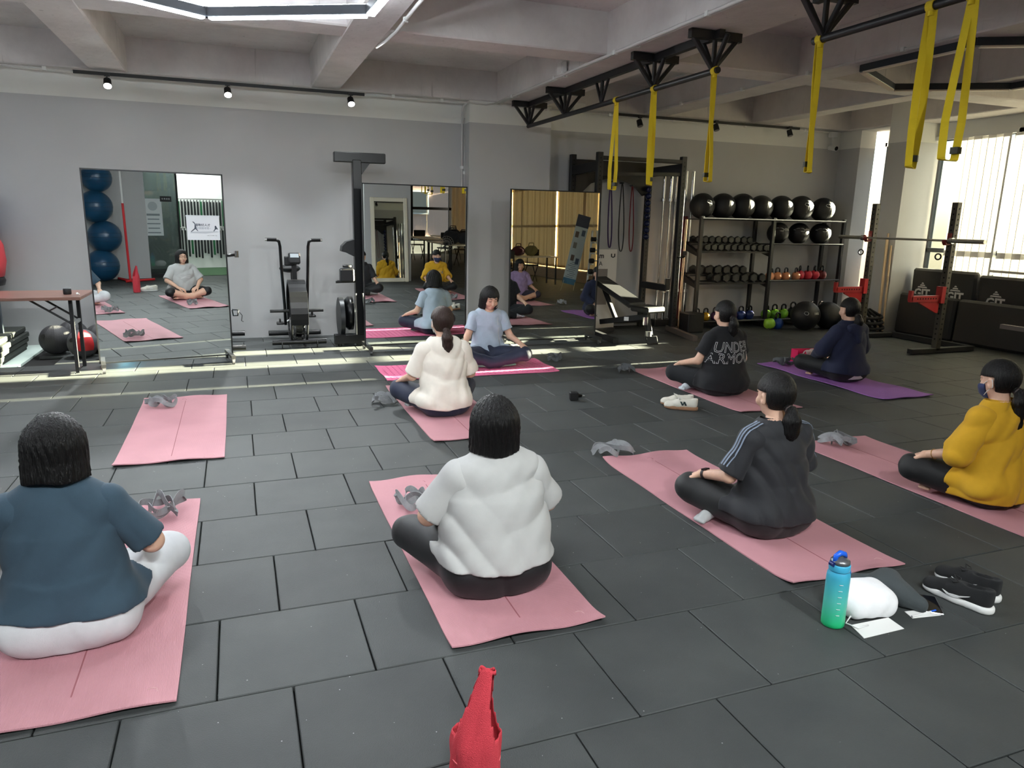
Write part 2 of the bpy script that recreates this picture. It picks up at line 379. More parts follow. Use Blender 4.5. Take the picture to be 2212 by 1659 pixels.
# ------------------------------------------------------------------ windows
DARKF = mat('dark_window_frame', (30, 32, 36), 0.4, 0.3)
PANE = glass_mat('window_glass')
def window(name, label, o, ax, w, h, cols, rows, fr=0.05):
    """frame in plane: origin o (lower corner), horizontal axis ax, width w, height h; panes are children"""
    ax = Vector(ax); b = MB(); n = Vector((ax.y, -ax.x, 0)); o = Vector(o)
    rotm = Matrix(((ax.x, n.x, 0), (ax.y, n.y, 0), (0, 0, 1)))
    def bar(u, v, du, dv): b.box(o+ax*u+Vector((0, 0, v)), (du, 0.07, dv), rot=rotm)
    for i in range(cols+1): bar(w*i/cols, h/2, fr, h+fr)
    zr = [0, h] if rows == 1 else [0]+[h*q for q in rows]+[h]
    for z in zr: bar(w/2, z, w, fr)
    f = struct(name, b, DARKF, label)
    for i in range(cols):
        for q in range(len(zr)-1):
            p = MB().box(o+ax*(w*(i+.5)/cols)+Vector((0, 0, (zr[q]+zr[q+1])/2)), (w/cols-fr, 0.008, zr[q+1]-zr[q]-fr), rot=rotm)
            p.build('pane', PANE, f)
    return f
window('window_1', 'narrow dark framed window beside the column', (9.5, 8.42, 1.03), (0, 1, 0), 0.6, 1.72, 1, 1, 0.07)
window('window_2', 'wide window behind the vertical blinds', (9.5, 3.6, 0.88), (0, 1, 0), 4.45, 1.86, 4, [0.17], 0.06)
window('window_3', 'long window behind the beige curtains', (9.5, -8.5, 0.42), (0, 1, 0), 9.6, 2.4, 8, [0.5], 0.06)
window('window_4', 'tall end windows behind the tables', (3.8, -8.6, 0.42), (1, 0, 0), 5.5, 2.45, 4, [0.45], 0.09)

# vertical blinds, one object per slat, drawn aside a little next to the column
BL = cloth_trans('blind_fabric', (238, 234, 226), 0.03)
blind = thing('vertical_blind', 'closed vertical fabric blind glowing in the sun beside the column', 'blind', (9.36, 7.3, 0.0), group='vertical blinds')
blind2 = thing('vertical_blind', 'vertical fabric blind right of the dark window divider', 'blind', (9.36, 5.3, 0.0), group='vertical blinds')
sl = MB()
ys = [(-0.055+0.11*i/6) for i in range(7)]
sl.add([(0.010*math.sin(PI*i/6), y, z) for z in (0.0, 1.88) for i, y in enumerate(ys)], [(i, i+1, 8+i, 7+i) for i in range(6)], True)
slat_me = sl.mesh('slat'); slat_me.materials.append(BL)
def slats(par, y1, y0):
    y = y1-0.06; i = 0
    while y > y0+0.05:
        o = bpy.data.objects.new('slat', slat_me); COL.objects.link(o); o.parent = par
        o.location = (0.012*(i % 2), y-par.location.y, 0.84); o.rotation_euler = (0, 0, R(8 if i % 3 else 4)); y -= 0.102; i += 1
slats(blind, 7.66, 6.86); slats(blind2, 6.88, 3.55)
MB().box((0.03, 0.0, 2.74), (0.05, 1.9, 0.05)).build('headrail', WHITEP, blind); MB().box((0.03, -0.1, 2.74), (0.05, 3.3, 0.05)).build('headrail', WHITEP, blind2)

# ------------------------------------------------------------------ lamps
LEDW = emat('led_white', (236, 246, 255), 60.0); FILLUP = emat('ceiling_fill_glow', (236, 246, 255), 130.0)
def hex_lamp(label, cx, cy, z, side, a0, lit):
    t = thing('hexagon_lamp', label, 'ceiling lamp', (cx, cy, z), group='hexagon lamps')
    P = [Vector((side*math.cos(R(a0+60*k)), side*math.sin(R(a0+60*k)), 0)) for k in range(6)]
    for k in range(6):
        a, b = P[k], P[(k+1) % 6]; d = (b-a); L = d.length; d.normalize(); rm = Matrix(((d.x, -d.y, 0), (d.y, d.x, 0), (0, 0, 1)))
        h = MB().box((a+b)/2+Vector((0, 0, 0.03)), (L+0.02, 0.055, 0.06), rot=rm, bev=.004).build('light_bar', mat('lamp_housing', (38, 42, 48), .45), t)
        MB().box((a+b)/2+Vector((0, 0, -0.006)), (L-0.05, 0.046, 0.012), rot=rm).build('diffuser', LEDW if lit else mat('lamp_diffuser_off', (205, 190, 172), .5), h)
        if lit: MB().box((a+b)/2+Vector((0, 0, 0.062)), (L-0.05, 0.030, 0.004), rot=rm).build('ceiling_fill', FILLUP, h)  # unseen glowing strip added on top to brighten the ceiling
        q = a*0.7+b*0.3
        wx_, wy_ = q.x+cx, q.y+cy; tz = 2.94 if (any(a0_-.01 < wx_ < a1_+.01 for a0_, a1_ in ((-1.345, -.98), (.915, 1.25), (3.2, 3.87), (5.33, 5.70), (7.13, 7.45), (-3.55, -3.2))) or 6.26 < wy_ < 6.64) else 3.298
        MB().cyl(q+Vector((0, 0, .06)), q+Vector((0, 0, tz-z)), 0.0016, n=5).build('suspension_wire', STEEL, t)
    return t
hex_lamp('lit white hexagon led lamp hanging near the back wall', -0.061, 4.49, 2.75, 1.117, 91.8, True)
hex_lamp('unlit hexagon lamp with dark frame near the window', 6.43, 5.01, 2.88, 1.12, 30, False)
hex_lamp('lit hexagon lamp over the left side of the gym', -3.7, 5.4, 2.75, 1.1, 90, True)

SPOTM = emat('spot_lens_lit', (255, 250, 240), 60.0)
def spot_head(track, pos, aim, lit, energy=60, size=100, col=(0.93, 0.98, 1.0), blend=0.6):
    """lamp head: stem, yoke, can, lens; its own light inside"""
    pos = Vector(pos); aim = Vector(aim).normalized()
    h = MB().box((pos.x, pos.y, pos.z+0.085), (0.05, 0.03, 0.03)).cyl(pos+Vector((0, 0, .075)), pos+Vector((0, 0, 0.03)), 0.007, n=8).cyl(pos-aim*0.05, pos+aim*0.035, 0.036, 0.04, n=18).build('spot_head', BLACKM, track)
    MB().cyl(pos+aim*0.036, pos+aim*0.040, 0.036, n=18).build('lens', SPOTM if lit else mat('spot_lens_off', (120, 118, 115), .3), h)
    if lit:
        L = bpy.data.lights.new('spot_light', 'SPOT'); L.energy = energy; L.spot_size = R(size); L.spot_blend = blend; L.color = col; L.shadow_soft_size = 0.03
        lo = bpy.data.objects.new('spot_light', L); COL.objects.link(lo); lo.location = pos+aim*0.06; lo.rotation_euler = aim.to_track_quat('-Z', 'Y').to_euler(); lo.parent = track
    return h
def track(label, p0, p1, heads, aim, lit, **k):
    p0, p1 = Vector(p0), Vector(p1); t = thing('track_light', label, 'track light', (0, 0, 0), group='ceiling tracks with spot heads')
    MB().box((p0+p1)/2, (abs(p1.x-p0.x)+.03, abs(p1.y-p0.y)+.03, 0.032)).build('track_rail', BLACKM, t)
    for x, y, z in heads: spot_head(t, (x, y, z), aim, lit, **k)
    return t
track('black track with three lit spot heads above the left mirrors', (-1.47, 9.2, 2.90), (1.51, 9.2, 2.90), [(-1.17, 9.15, 2.80), (0.011, 9.15, 2.80), (1.358, 9.15, 2.80)], (0.05, -0.62, -0.78), True, energy=240, size=125)
track('black track with a lit spot head at the left picture edge', (-2.13, 8.3, 2.90), (-2.13, 6.2, 2.90), [(-2.16, 8.25, 2.83)], (0.25, -0.3, -0.9), True, energy=60, size=110)
track('black unlit track with three spot heads above the ball shelf', (4.90, 9.2, 2.905), (7.93, 9.2, 2.905), [(5.22, 9.15, 2.80), (6.45, 9.15, 2.82), (7.74, 9.15, 2.82)], (0.1, -0.35, -0.93), False)
track('black track with lit spot heads behind the photographer', (-1.8, -0.3, 2.92), (2.6, -0.3, 2.92), [(-1.25, -0.3, 2.83), (0.45, -0.3, 2.83), (2.07, -0.3, 2.83)], (0.0, 0.80, -0.62), True, energy=250, size=92, blend=0.8)
# ------------------------------------------------------------------ implicit shapes -> mesh (surface nets)
def surface_nets(F, lo, h):
    """F: grid of signed distances; returns verts, quads"""
    nx, ny, nz = F.shape; S = F < 0
    c = [S[dx:nx-1+dx, dy:ny-1+dy, dz:nz-1+dz] for dx in (0, 1) for dy in (0, 1) for dz in (0, 1)]
    cnt = sum(x.astype(np.int8) for x in c); act = (cnt > 0) & (cnt < 8)
    I = np.argwhere(act)
    if len(I) == 0: return np.zeros((0, 3)), np.zeros((0, 4), int)
    idx = -np.ones(act.shape, int); idx[act] = np.arange(len(I))
    acc = np.zeros((len(I), 3)); num = np.zeros(len(I))
    cor = [(dx, dy, dz) for dx in (0, 1) for dy in (0, 1) for dz in (0, 1)]
    val = {k: F[I[:, 0]+k[0], I[:, 1]+k[1], I[:, 2]+k[2]] for k in cor}
    for a in cor:
        for ax in range(3):
            if a[ax] == 0:
                b = list(a); b[ax] = 1; b = tuple(b); va, vb = val[a], val[b]; m = (va < 0) != (vb < 0)
                t = np.where(m, va/np.where(m, va-vb, 1), 0); p = np.tile(np.array(a, float), (len(I), 1)); p[:, ax] += t
                acc += p*m[:, None]; num += m
    V = (I+acc/num[:, None])*h+np.array(lo)
    Q = []
    for ax in range(3):
        o = [(1, 2), (2, 0), (0, 1)][ax]
        sl0 = [slice(None)]*3; sl1 = [slice(None)]*3; sl0[ax] = slice(0, -1); sl1[ax] = slice(1, None)
        for k in o: sl0[k] = slice(1, -1); sl1[k] = slice(1, -1)
        A, B = S[tuple(sl0)], S[tuple(sl1)]; E = np.argwhere(A != B); 
        if len(E) == 0: continue
        flip = A[E[:, 0], E[:, 1], E[:, 2]]
        base = E.copy()
        for k in o: base[:, k] += 1
        q = []
        for (d1, d2) in ((-1, -1), (0, -1), (0, 0), (-1, 0)):
            b = base.copy(); b[:, o[0]] += d1; b[:, o[1]] += d2; q.append(idx[b[:, 0], b[:, 1], b[:, 2]])
        q = np.stack(q, 1); q[~flip] = q[~flip][:, ::-1]; Q.append(q)
    Q = np.concatenate(Q) if Q else np.zeros((0, 4), int)
    return V, Q[(Q >= 0).all(1)]
def smin(a, b, k):
    if k <= 0: return np.minimum(a, b)
    h = np.clip(0.5+0.5*(b-a)/k, 0, 1); return b*(1-h)+a*h-k*h*(1-h)
def smax(a, b, k): return -smin(-a, -b, k)
def d_cone(P, a, b, ra, rb, sy=1.0):
    """round cone a->b; sy squashes front-to-back thickness"""
    a = np.array(a, float); b = np.array(b, float)
    if sy != 1.0:
        P = P.copy(); P[..., 1] = P[..., 1]/sy; a = a.copy(); b = b.copy(); a[1] /= sy; b[1] /= sy
    ba = b-a; L = float(ba@ba)+1e-12; t = np.clip(((P-a)@ba)/L, 0, 1)
    d = np.linalg.norm(P-a-t[..., None]*ba, axis=-1)-(ra+(rb-ra)*t)
    return d*(min(1.0, sy) if sy < 1 else 1.0)
def d_ell(P, c, r):
    r = np.array(r, float); q = (P-np.array(c))/r; k = np.linalg.norm(q, axis=-1)
    return (k-1)*k/np.maximum(np.linalg.norm(q/r, axis=-1), 1e-6)
def d_plane(P, p, n):
    n = np.array(n, float); n /= np.linalg.norm(n); return (P-np.array(p))@n
class SDF:
    """list of (op, k, fn) evaluated in order"""
    def __init__(s): s.ops = []
    def cone(s, a, b, ra, rb=None, k=0.03, sy=1.0): rb = ra if rb is None else rb; s.ops.append(('u', k, lambda P: d_cone(P, a, b, ra, rb, sy))); return s
    def ell(s, c, r, k=0.02): s.ops.append(('u', k, lambda P: d_ell(P, c, r))); return s
    def cut(s, p, n, k=0.004): s.ops.append(('i', k, lambda P: d_plane(P, p, n))); return s      # keep the side opposite to n
    def sub(s, fn, k=0.01): s.ops.append(('s', k, fn)); return s
    def also(s, fn, k=0.01): s.ops.append(('u', k, fn)); return s
    def inter(s, fn, k=0.005): s.ops.append(('i', k, fn)); return s
    def disp(s, fn): s.ops.append(('d', 0, fn)); return s
    def __call__(s, P):
        d = None
        for op, k, fn in s.ops:
            v = fn(P)
            if d is None: d = v
            elif op == 'u': d = smin(d, v, k)
            elif op == 'i': d = smax(d, v, k)
            elif op == 's': d = smax(d, -v, k)
            else: d = d+v
        return d
    def mesh(s, lo, hi, h):
        lo = np.array(lo, float); n = np.ceil((np.array(hi)-lo)/h).astype(int)+1
        ax = [lo[i]+h*np.arange(n[i]) for i in range(3)]
        G = np.stack(np.meshgrid(*ax, indexing='ij'), -1)
        F = s(G); return surface_nets(F.astype(float), lo, h)
def np_obj(name, parts, m, parent=None):
    """parts: list of (V,Q) joined into one smooth mesh object"""
    Vs, Qs, n = [], [], 0
    for V, Q in parts:
        if len(V) == 0: continue
        Vs.append(V); Qs.append(Q+n); n += len(V)
    V = np.concatenate(Vs); Q = np.concatenate(Qs)
    me = bpy.data.meshes.new(name); me.vertices.add(len(V)); me.vertices.foreach_set('co', V.astype(np.float32).ravel())
    me.loops.add(Q.size); me.loops.foreach_set('vertex_index', Q.astype(np.int32).ravel())
    me.polygons.add(len(Q)); me.polygons.foreach_set('loop_start', np.arange(0, Q.size, 4, dtype=np.int32)); me.polygons.foreach_set('loop_total', np.full(len(Q), 4, np.int32))
    me.polygons.foreach_set('use_smooth', np.ones(len(Q), bool)); me.update(calc_edges=True); me.validate()
    o = bpy.data.objects.new(name, me); COL.objects.link(o)
    if m: me.materials.append(m)
    if parent is not None: o.parent = parent
    return o
def wrinkles(seed, amp, kz=34, kx=9, warp=1.6):
    rs = np.random.RandomState(seed); ph = rs.rand(8)*6.28; a = rs.uniform(-.5, .5, 4)
    def fn(P):
        x, y, z = P[..., 0], P[..., 1], P[..., 2]
        w = warp*np.sin(kx*x+ph[0]+1.3*np.sin(5*z+ph[1]))+0.8*np.sin(11*y+7*x+ph[2])
        f1 = 1-2*np.abs(np.sin(.5*(kz*z*(1+.15*np.sin(3*x+ph[3]))+a[0]*kz*x+w)))
        f2 = 1-2*np.abs(np.sin(.5*(0.6*kz*z-0.9*kz*x*np.sign(a[1])+1.7*w+ph[4])))
        f3 = np.sin(1.7*kz*(z*.6+x*.8*np.sign(a[2])+.3*y)+ph[5]+w)
        m = .55+.45*np.sin(6*x+5*z+ph[6])
        return amp*(0.55*f1*m+.5*f2*(1-.6*m)+.12*f3)
    return fn
# ------------------------------------------------------------------ seated figures
SKIN = mat('skin', (214, 172, 148), 0.5, noise=.05, nscale=40, bump=.04, bscale=220, spec=.35)
SKIN_D = mat('skin_tan', (196, 150, 122), 0.5, noise=.05, nscale=40, bump=.04, bscale=220, spec=.35)
def hair_mat(name, rgb):
    m = mat(name, rgb, 0.42, spec=.3, bump=0.9, bscale=22, noise=.25, nscale=18, stretch=(9, 9, 0.7)); return m
HAIR = hair_mat('black_hair', (12, 11, 11)); HAIRB = hair_mat('brown_hair', (44, 29, 24))
LIPS = mat('lips', (176, 108, 100), .45); BROW = mat('brow', (40, 30, 27), .7); EYE = mat('eye', (24, 18, 16), .2)
def fabric(name, rgb, rough=.85, bump=.25, bscale=700, sheen=.06, noise=.03): return mat(name, rgb, rough, bump=bump, bscale=bscale, sheen=sheen, noise=noise, nscale=30)
def v3(*a): return np.array(a, float)
def unit(v): v = np.asarray(v, float); return v/np.linalg.norm(v)

def hand_parts(wrist, d, n, side, s=1.0, curl=(22, 38, 30), spread=0.0):
    """open resting hand: palm, four unequal fingers, thumb on the side. d: along hand, n: back of hand, side +1 right hand"""
    d = unit(d); n = unit(n-d*np.dot(n, d)); l = np.cross(d, n)*1.0     # l points to the little-finger side for a right hand
    if side < 0: l = -l
    l = -l
    S = SDF()
    W0 = np.array(wrist, float)
    S.cone(W0-d*0.02, W0+d*0.02, 0.024*s, 0.025*s, k=.01)
    for i in range(4):
        off = (i-1.5)*0.0185*s
        S.cone(W0+d*0.02*s+l*off*.7, W0+d*(0.082-.004*abs(i-1.2))*s+l*off, 0.0125*s, 0.0098*s, k=.014)
    lens = [(.040, .025, .020), (.045, .028, .022), (.041, .026, .021), (.032, .020, .018)]
    for i in range(4):
        off = (i-1.5)*0.0188*s; p = W0+d*(0.084-.004*abs(i-1.2))*s+l*off; ang = 0; r = 0.0092*s
        for j in range(3):
            ang += R(curl[j]+3*(i-1.5)); dd = d*math.cos(ang)-n*math.sin(ang)+l*(i-1.5)*(0.05+spread)*math.cos(ang); dd = unit(dd)
            q = p+dd*lens[i][j]*s; S.cone(p, q, r, r*.9, k=.004); p = q; r *= .9
    t0 = W0+d*0.022*s-l*0.022*s; t1 = t0+unit(d*.75-l*.75-n*.25)*0.04*s; t2 = t1+unit(d*.95-l*.25-n*.35)*.028*s; t3 = t2+unit(d-n*.45)*.022*s
    S.cone(t0, t1, .0135*s, .0115*s, k=.012).cone(t1, t2, .0112*s, .010*s, k=.004).cone(t2, t3, .0098*s, .008*s, k=.004)
    c = W0+d*0.08; return S.mesh(c-.125, c+.125, 0.0042)

def person(label, loc, rz=0, s=1.0, girth=1.0, shirt=None, sleeve='elbow', hem=.115, trousers=None, legs='long', hair='bob', hairm=None, skin=None,
           head_pitch=0, head_yaw=0, knee=(.29, .32), feet=None, arms='knees', loose=0.012, wr=1.0, tr_loose=.012, lean=0.03, seed=1, res=1.0, group=None, extras=None, name='person', width=1.0, armw=1.0, shoulder=.155, hem_wave=.008, bobw=1.12, foot_out=False):
    T = thing(name, label, 'person', loc, rz, group or 'people sitting cross legged'); T.scale = (s, s, s)
    skin = skin or SKIN; hairm = hairm or HAIR; g = girth; rs = np.random.RandomState(seed)
    J = {}
    J['pel'] = v3(0, 0, .115); J['wst'] = v3(0, lean*.35, .28); J['chs'] = v3(0, lean*.8, .44); J['nk0'] = v3(0, lean*.9, .575); J['nk1'] = v3(0, lean+.02, .65)
    HC = v3(0, lean+.03, .737)
    for sd in (-1, 1):
        J[sd, 'sh'] = v3(sd*shoulder*(.9+.1*g), lean*.8, .522); J[sd, 'hip'] = v3(sd*.095*g, .03, .105)
        J[sd, 'kn'] = v3(sd*knee[0], knee[1], .150); J[sd, 'an'] = v3(-sd*.07, knee[1]+.005, .058); J[sd, 'toe'] = v3(-sd*.20, knee[1]-.055, .042)
        if foot_out and sd > 0: J[sd, 'an'] = v3(-.15, .255, .052); J[sd, 'toe'] = v3(-.285, .19, .042)
        if arms == 'knees':
            J[sd, 'el'] = v3(sd*(.245+.03*(g-1)*3), lean+.035, .315); J[sd, 'wr'] = v3(sd*(knee[0]-.025), knee[1]-.07, .250)
        elif arms == 'lap':
            J[sd, 'el'] = v3(sd*(.265+.04*(g-1)*3), lean+.06, .33); J[sd, 'wr'] = v3(sd*.16, .29, .215)
        else: J[sd, 'el'], J[sd, 'wr'] = [v3(a[0]*sd, a[1], a[2]) for a in arms]
    # --- body: torso, limbs (one skin surface)
    def torso(S, e=0.0, cut=False):
        S.cone(J['pel'], J['wst'], .150*g+e, .122*g+e, k=.05, sy=.80).cone(J['wst'], J['chs'], .122*g+e, .128*g**.8+e, k=.05, sy=.76).cone(J['chs'], v3(0, lean*.8, .515), .128*g**.8+e, .10+e, k=.05, sy=.72)
        S.cone(J[-1, 'sh'], J[1, 'sh'], .055*armw+e, .055*armw+e, k=.05)
        if not cut: S.cone(J[-1, 'sh']*v3(.3, 1, 1)+v3(0, 0, .03), J[1, 'sh']*v3(.3, 1, 1)+v3(0, 0, .03), .045+e*.5, .045+e*.5, k=.05)
        return S
    def leg(S, sd, e=0.0, k=.035):
        S.ell(J[sd, 'hip']+v3(0, -.055, .01), (.115*g+e, .115*g+e, .105*g+e), k=.04)
        S.cone(J[sd, 'hip'], J[sd, 'kn'], .094*g+e, .068*g**.6+e, k=k).cone(J[sd, 'kn'], J[sd, 'an']+v3(sd*.02, 0, 0), .060*g**.6+e, .038+e, k=.03)
        return S
    B = torso(SDF())
    for sd in (-1, 1):
        leg(B, sd)
        B.cone(J[sd, 'sh'], J[sd, 'el'], .047*armw, .037*armw, k=.03).cone(J[sd, 'el'], J[sd, 'wr'], .036*armw, .0245, k=.015)
        B.cone(J[sd, 'an'], J[sd, 'toe'], .034, .024, k=.02)
    B.cone(J['nk0'], J['nk1'], .050, .047, k=.03)
    parts = [B.mesh((-.5, -.24, 0.0), (.5, .52, .66), .0125*res)]
    # forearms are seen: finer
    for sd in (-1, 1):
        A = SDF().cone(J[sd, 'sh'], J[sd, 'el'], .046*armw, .0375*armw).cone(J[sd, 'el'], J[sd, 'wr'], .0365*armw, .0248, k=.018)
        q = np.stack([J[sd, 'sh'], J[sd, 'el'], J[sd, 'wr']]); parts.append(A.mesh(q.min(0)-.06, q.max(0)+.06, .007*res))
        dirv = J[sd, 'kn']-J[sd, 'wr']; dirv[2] = 0
        if arms == 'lap': d = v3(-sd*.75, .5, -.25); n = v3(0, .25, 1)
        else: d = unit(J[sd, 'wr']-J[sd, 'el'])*.5+unit(v3(sd*.05, 1, -.35)); n = v3(sd*.15, .25, 1)
        parts.append(hand_parts(J[sd, 'wr']+v3(0, 0, .0), d, n, sd, 1.0, curl=(24, 34, 26)))
    # feet
    for sd in (-1, 1):
        Fo = SDF().cone(J[sd, 'kn'], J[sd, 'an'], .052*g**.6, .036, k=.02).ell(J[sd, 'an']+v3(sd*.025, -.01, -.012), (.036, .034, .034), k=.02).cone(J[sd, 'an'], J[sd, 'toe'], .033, .024, k=.02).cone(J[sd, 'toe'], J[sd, 'toe']+v3(-sd*.03, -.012, -.006), .026, .018, k=.015)
        for t in range(5):
            b0 = J[sd, 'toe']+v3(-sd*.018, -.03+.014*t, -.008); Fo.cone(b0, b0+v3(-sd*(.034-.004*abs(t-3.2)), -.012, -.004), .0085 if t < 4 else .0115, .008, k=.006)
        q = np.stack([J[sd, 'an'], J[sd, 'toe']])
        if feet is None or feet == 'bare': parts.append(Fo.mesh(q.min(0)-.09, q.max(0)+.07, .006*res))
        J[sd, 'foot'] = Fo
    # head with face
    M = (Matrix.Rotation(R(head_yaw), 3, 'Z') @ Matrix.Rotation(R(head_pitch), 3, 'X')); Mi = np.array(M.transposed())
    piv = HC+v3(0, -.02, -.07)
    def loc_(P): return (P-piv)@Mi.T+piv-HC          # into head space
    def hd(fn): return lambda P: fn(loc_(P))
    Hd = SDF()
    Hd.also(hd(lambda q: d_ell(q, (0, -.008, .022), (.0745, .092, .092))))
    Hd.also(hd(lambda q: d_ell(q, (0, .022, -.030), (.060, .066, .078))), .03)
    Hd.also(hd(lambda q: d_ell(q, (0, .056, -.088), (.026, .022, .020))), .03)
    Hd.also(hd(lambda q: d_cone(q, (0, .088, -.002), (0, .104, -.036), .008, .0125)), .012)
    Hd.also(hd(lambda q: d_ell(q, (0, .098, -.040), (.017, .010, .008))), .008)
    for sx in (-1, 1):
        Hd.sub(hd(lambda q, sx=sx: d_ell(q, (sx*.032, .098, .004), (.021, .016, .012))), .014)
        Hd.also(hd(lambda q, sx=sx: d_ell(q, (sx*.031, .079, .002), (.0155, .0115, .0095))), .004)
        Hd.also(hd(lambda q, sx=sx: d_cone(q, (sx*.012, .089, .020), (sx*.05, .074, .021), .007, .006)), .014)
        Hd.also(hd(lambda q, sx=sx: d_ell(q, (sx*.042, .066, -.035), (.022, .020, .024))), .02)
        Hd.also(hd(lambda q, sx=sx: np.maximum(d_ell(q, (sx*.078, -.004, -.012), (.012, .020, .033)), -d_ell(q, (sx*.092, .004, -.010), (.012, .013, .022)))), .006)
    Hd.also(hd(lambda q: d_ell(q, (0, .086, -.066), (.022, .012, .0055))), .006)
    Hd.also(hd(lambda q: d_ell(q, (0, .084, -.076), (.018, .012, .006))), .004)
    Hd.cone(J['nk0'], J['nk1']+v3(0, .0, .02), .050, .048, k=.025)
    parts.append(Hd.mesh(HC-v3(.12, .14, .20), HC+v3(.12, .15, .13), .0048*res))
    body = np_obj('body', parts, skin, T)
    # small face parts
    def onface(pts):
        out = []
        for p in pts: out.append(np.array(M @ Vector(p-(piv-HC)))+piv)
        return out
    lb = MB()
    for sx in (-1, 1):
        fb = MB(); eb = MB()
        fb.tube(onface([v3(sx*.014, .0945, .0225), v3(sx*.032, .092, .027), v3(sx*.052, .079, .022)]), [.003, .0034, .0016], 6)
        eb.tube(onface([v3(sx*.017, .0905, -.001), v3(sx*.030, .0925, -.0045), v3(sx*.046, .083, -.001)]), [.0014, .0022, .0014], 6)
        fb.build('eyebrow', BROW, body); eb.build('eyelashes', EYE, body)
    lb.tube(onface([v3(-.022, .090, -.069), v3(-.008, .0975, -.0665), v3(.008, .0975, -.0665), v3(.022, .090, -.069)]), [.002, .0042, .0042, .002], 8)
    lb.tube(onface([v3(-.019, .090, -.072), v3(0, .0965, -.0755), v3(.019, .090, -.072)]), [.002, .0052, .002], 8)
    lb.build('lips', LIPS, body)
    # --- hair
    st = lambda amp, n: (lambda P: amp*np.sin(n*np.arctan2(loc_(P)[..., 0], -loc_(P)[..., 1]+.02)+3*np.sin(loc_(P)[..., 2]*25)+seed)*(np.abs(loc_(P)[..., 2]) < 9))
    Hr = SDF(); cap = .017
    Hr.also(hd(lambda q: d_ell(q, (0, -.010, .026), (.0745+cap, .092+cap, .092+cap))))
    if hair.startswith('bob'):
        low = -.115 if hair != 'bob_long' else -.16
        Hr.also(hd(lambda q: d_cone(q*v3(1, 1, 1), (0, -.026, .005), (0, -.030, low-.02), .098*bobw, .101*bobw, .86)), .03)
        Hr.disp(st(.0022, 34)); Hr.disp(st(.0015, 61))
        Hr.inter(hd(lambda q: (low+.012*np.sin(q[..., 0]*40+seed)*.4+.10*np.clip(q[..., 1], -.2, .05)*(-.3))-q[..., 2]), .006)
        if hair == 'bob_bangs':
            Hr.sub(hd(lambda q: np.maximum(np.maximum(np.abs(q[..., 0])-.058, -(q[..., 1]-.015)), (q[..., 2]-.038-.004*np.sin(q[..., 0]*120)))), .006)
        else:
            Hr.sub(hd(lambda q: np.maximum(np.maximum(np.abs(q[..., 0])-.056, -(q[..., 1]-.02)), (q[..., 2]-.062+np.abs(q[..., 0])*.5))), .008)
        lo, hi = HC-v3(.16, .18, .235), HC+v3(.16, .16, .15)
    else:
        Hr.disp(st(.0014, 40))
        Hr.sub(hd(lambda q: np.maximum(-(q[..., 1]-.03-.25*np.clip(-q[..., 2], 0, .1)), (q[..., 2]-.056+np.abs(q[..., 0])*.55))), .008)
        Hr.sub(hd(lambda q: np.maximum(np.maximum(-(np.abs(q[..., 0])-.058), -(q[..., 1]+.028+.1*q[..., 2])), (q[..., 2]-.028))), .008)
        Hr.inter(hd(lambda q: (-.072-.30*(q[..., 1]+.05))-q[..., 2]), .012)
        hh = {'pony': -.015, 'pony_high': .03, 'pony_low': -.045}[hair.split('+')[0]]
        if '+bangs' in hair: Hr.also(hd(lambda q: np.maximum(d_ell(q, (0, .012, .026), (.083, .087, .084)), np.maximum(-(q[..., 2]-.022-.3*np.abs(q[..., 0])), -(q[..., 1]-.03)))), .006)
        pt = [v3(0, -.098, hh), v3(.004, -.128, hh-.012), v3(.006, -.135, hh-.06), v3(.012, -.128, hh-.12), v3(.016, -.118, hh-.19 if hair.startswith('pony_low') else hh-.21)]
        rr = [.020, .026, .042, .040, .010]
        if 'long' in hair: pt += [v3(.02, -.118, hh-.30), v3(.02, -.112, hh-.38)]; rr = [.020, .026, .036, .036, .034, .028, .006]
        tail = SDF()
        pw = [np.array(M @ Vector(p))*1.0 for p in pt]
        pw = [np.array(M @ Vector(pt[0]-(piv-HC)))+piv]; 
        for i in range(1, len(pt)): pw.append(pw[0]+(pt[i]-pt[0]))
        for i in range(len(pw)-1): tail.cone(pw[i], pw[i+1], rr[i], rr[i+1], k=.015)
        ph = seed
        tail.disp(lambda P: .0018*np.sin(P[..., 0]*300+ph+4*np.sin(P[..., 2]*18))+.0014*np.sin(P[..., 1]*260+5*np.sin(P[..., 2]*14)))
        q = np.stack(pw); Vt = tail.mesh(q.min(0)-.06, q.max(0)+.06, .006*res)
        lo, hi = HC-v3(.13, .16, .14), HC+v3(.13, .15, .15)
    hp = [Hr.mesh(lo, hi, .0058*res)]
    ho = np_obj('hair', hp if hair.startswith('bob') else hp+[Vt], hairm, T)
    if not hair.startswith('bob'):
        MB().torus(Vector(pw[0]*.55+pw[1]*.45), .022, .006, ax=Vector(pw[1]-pw[0])).build('hair_tie', mat('hair_tie', (60, 50, 48), .6), ho)
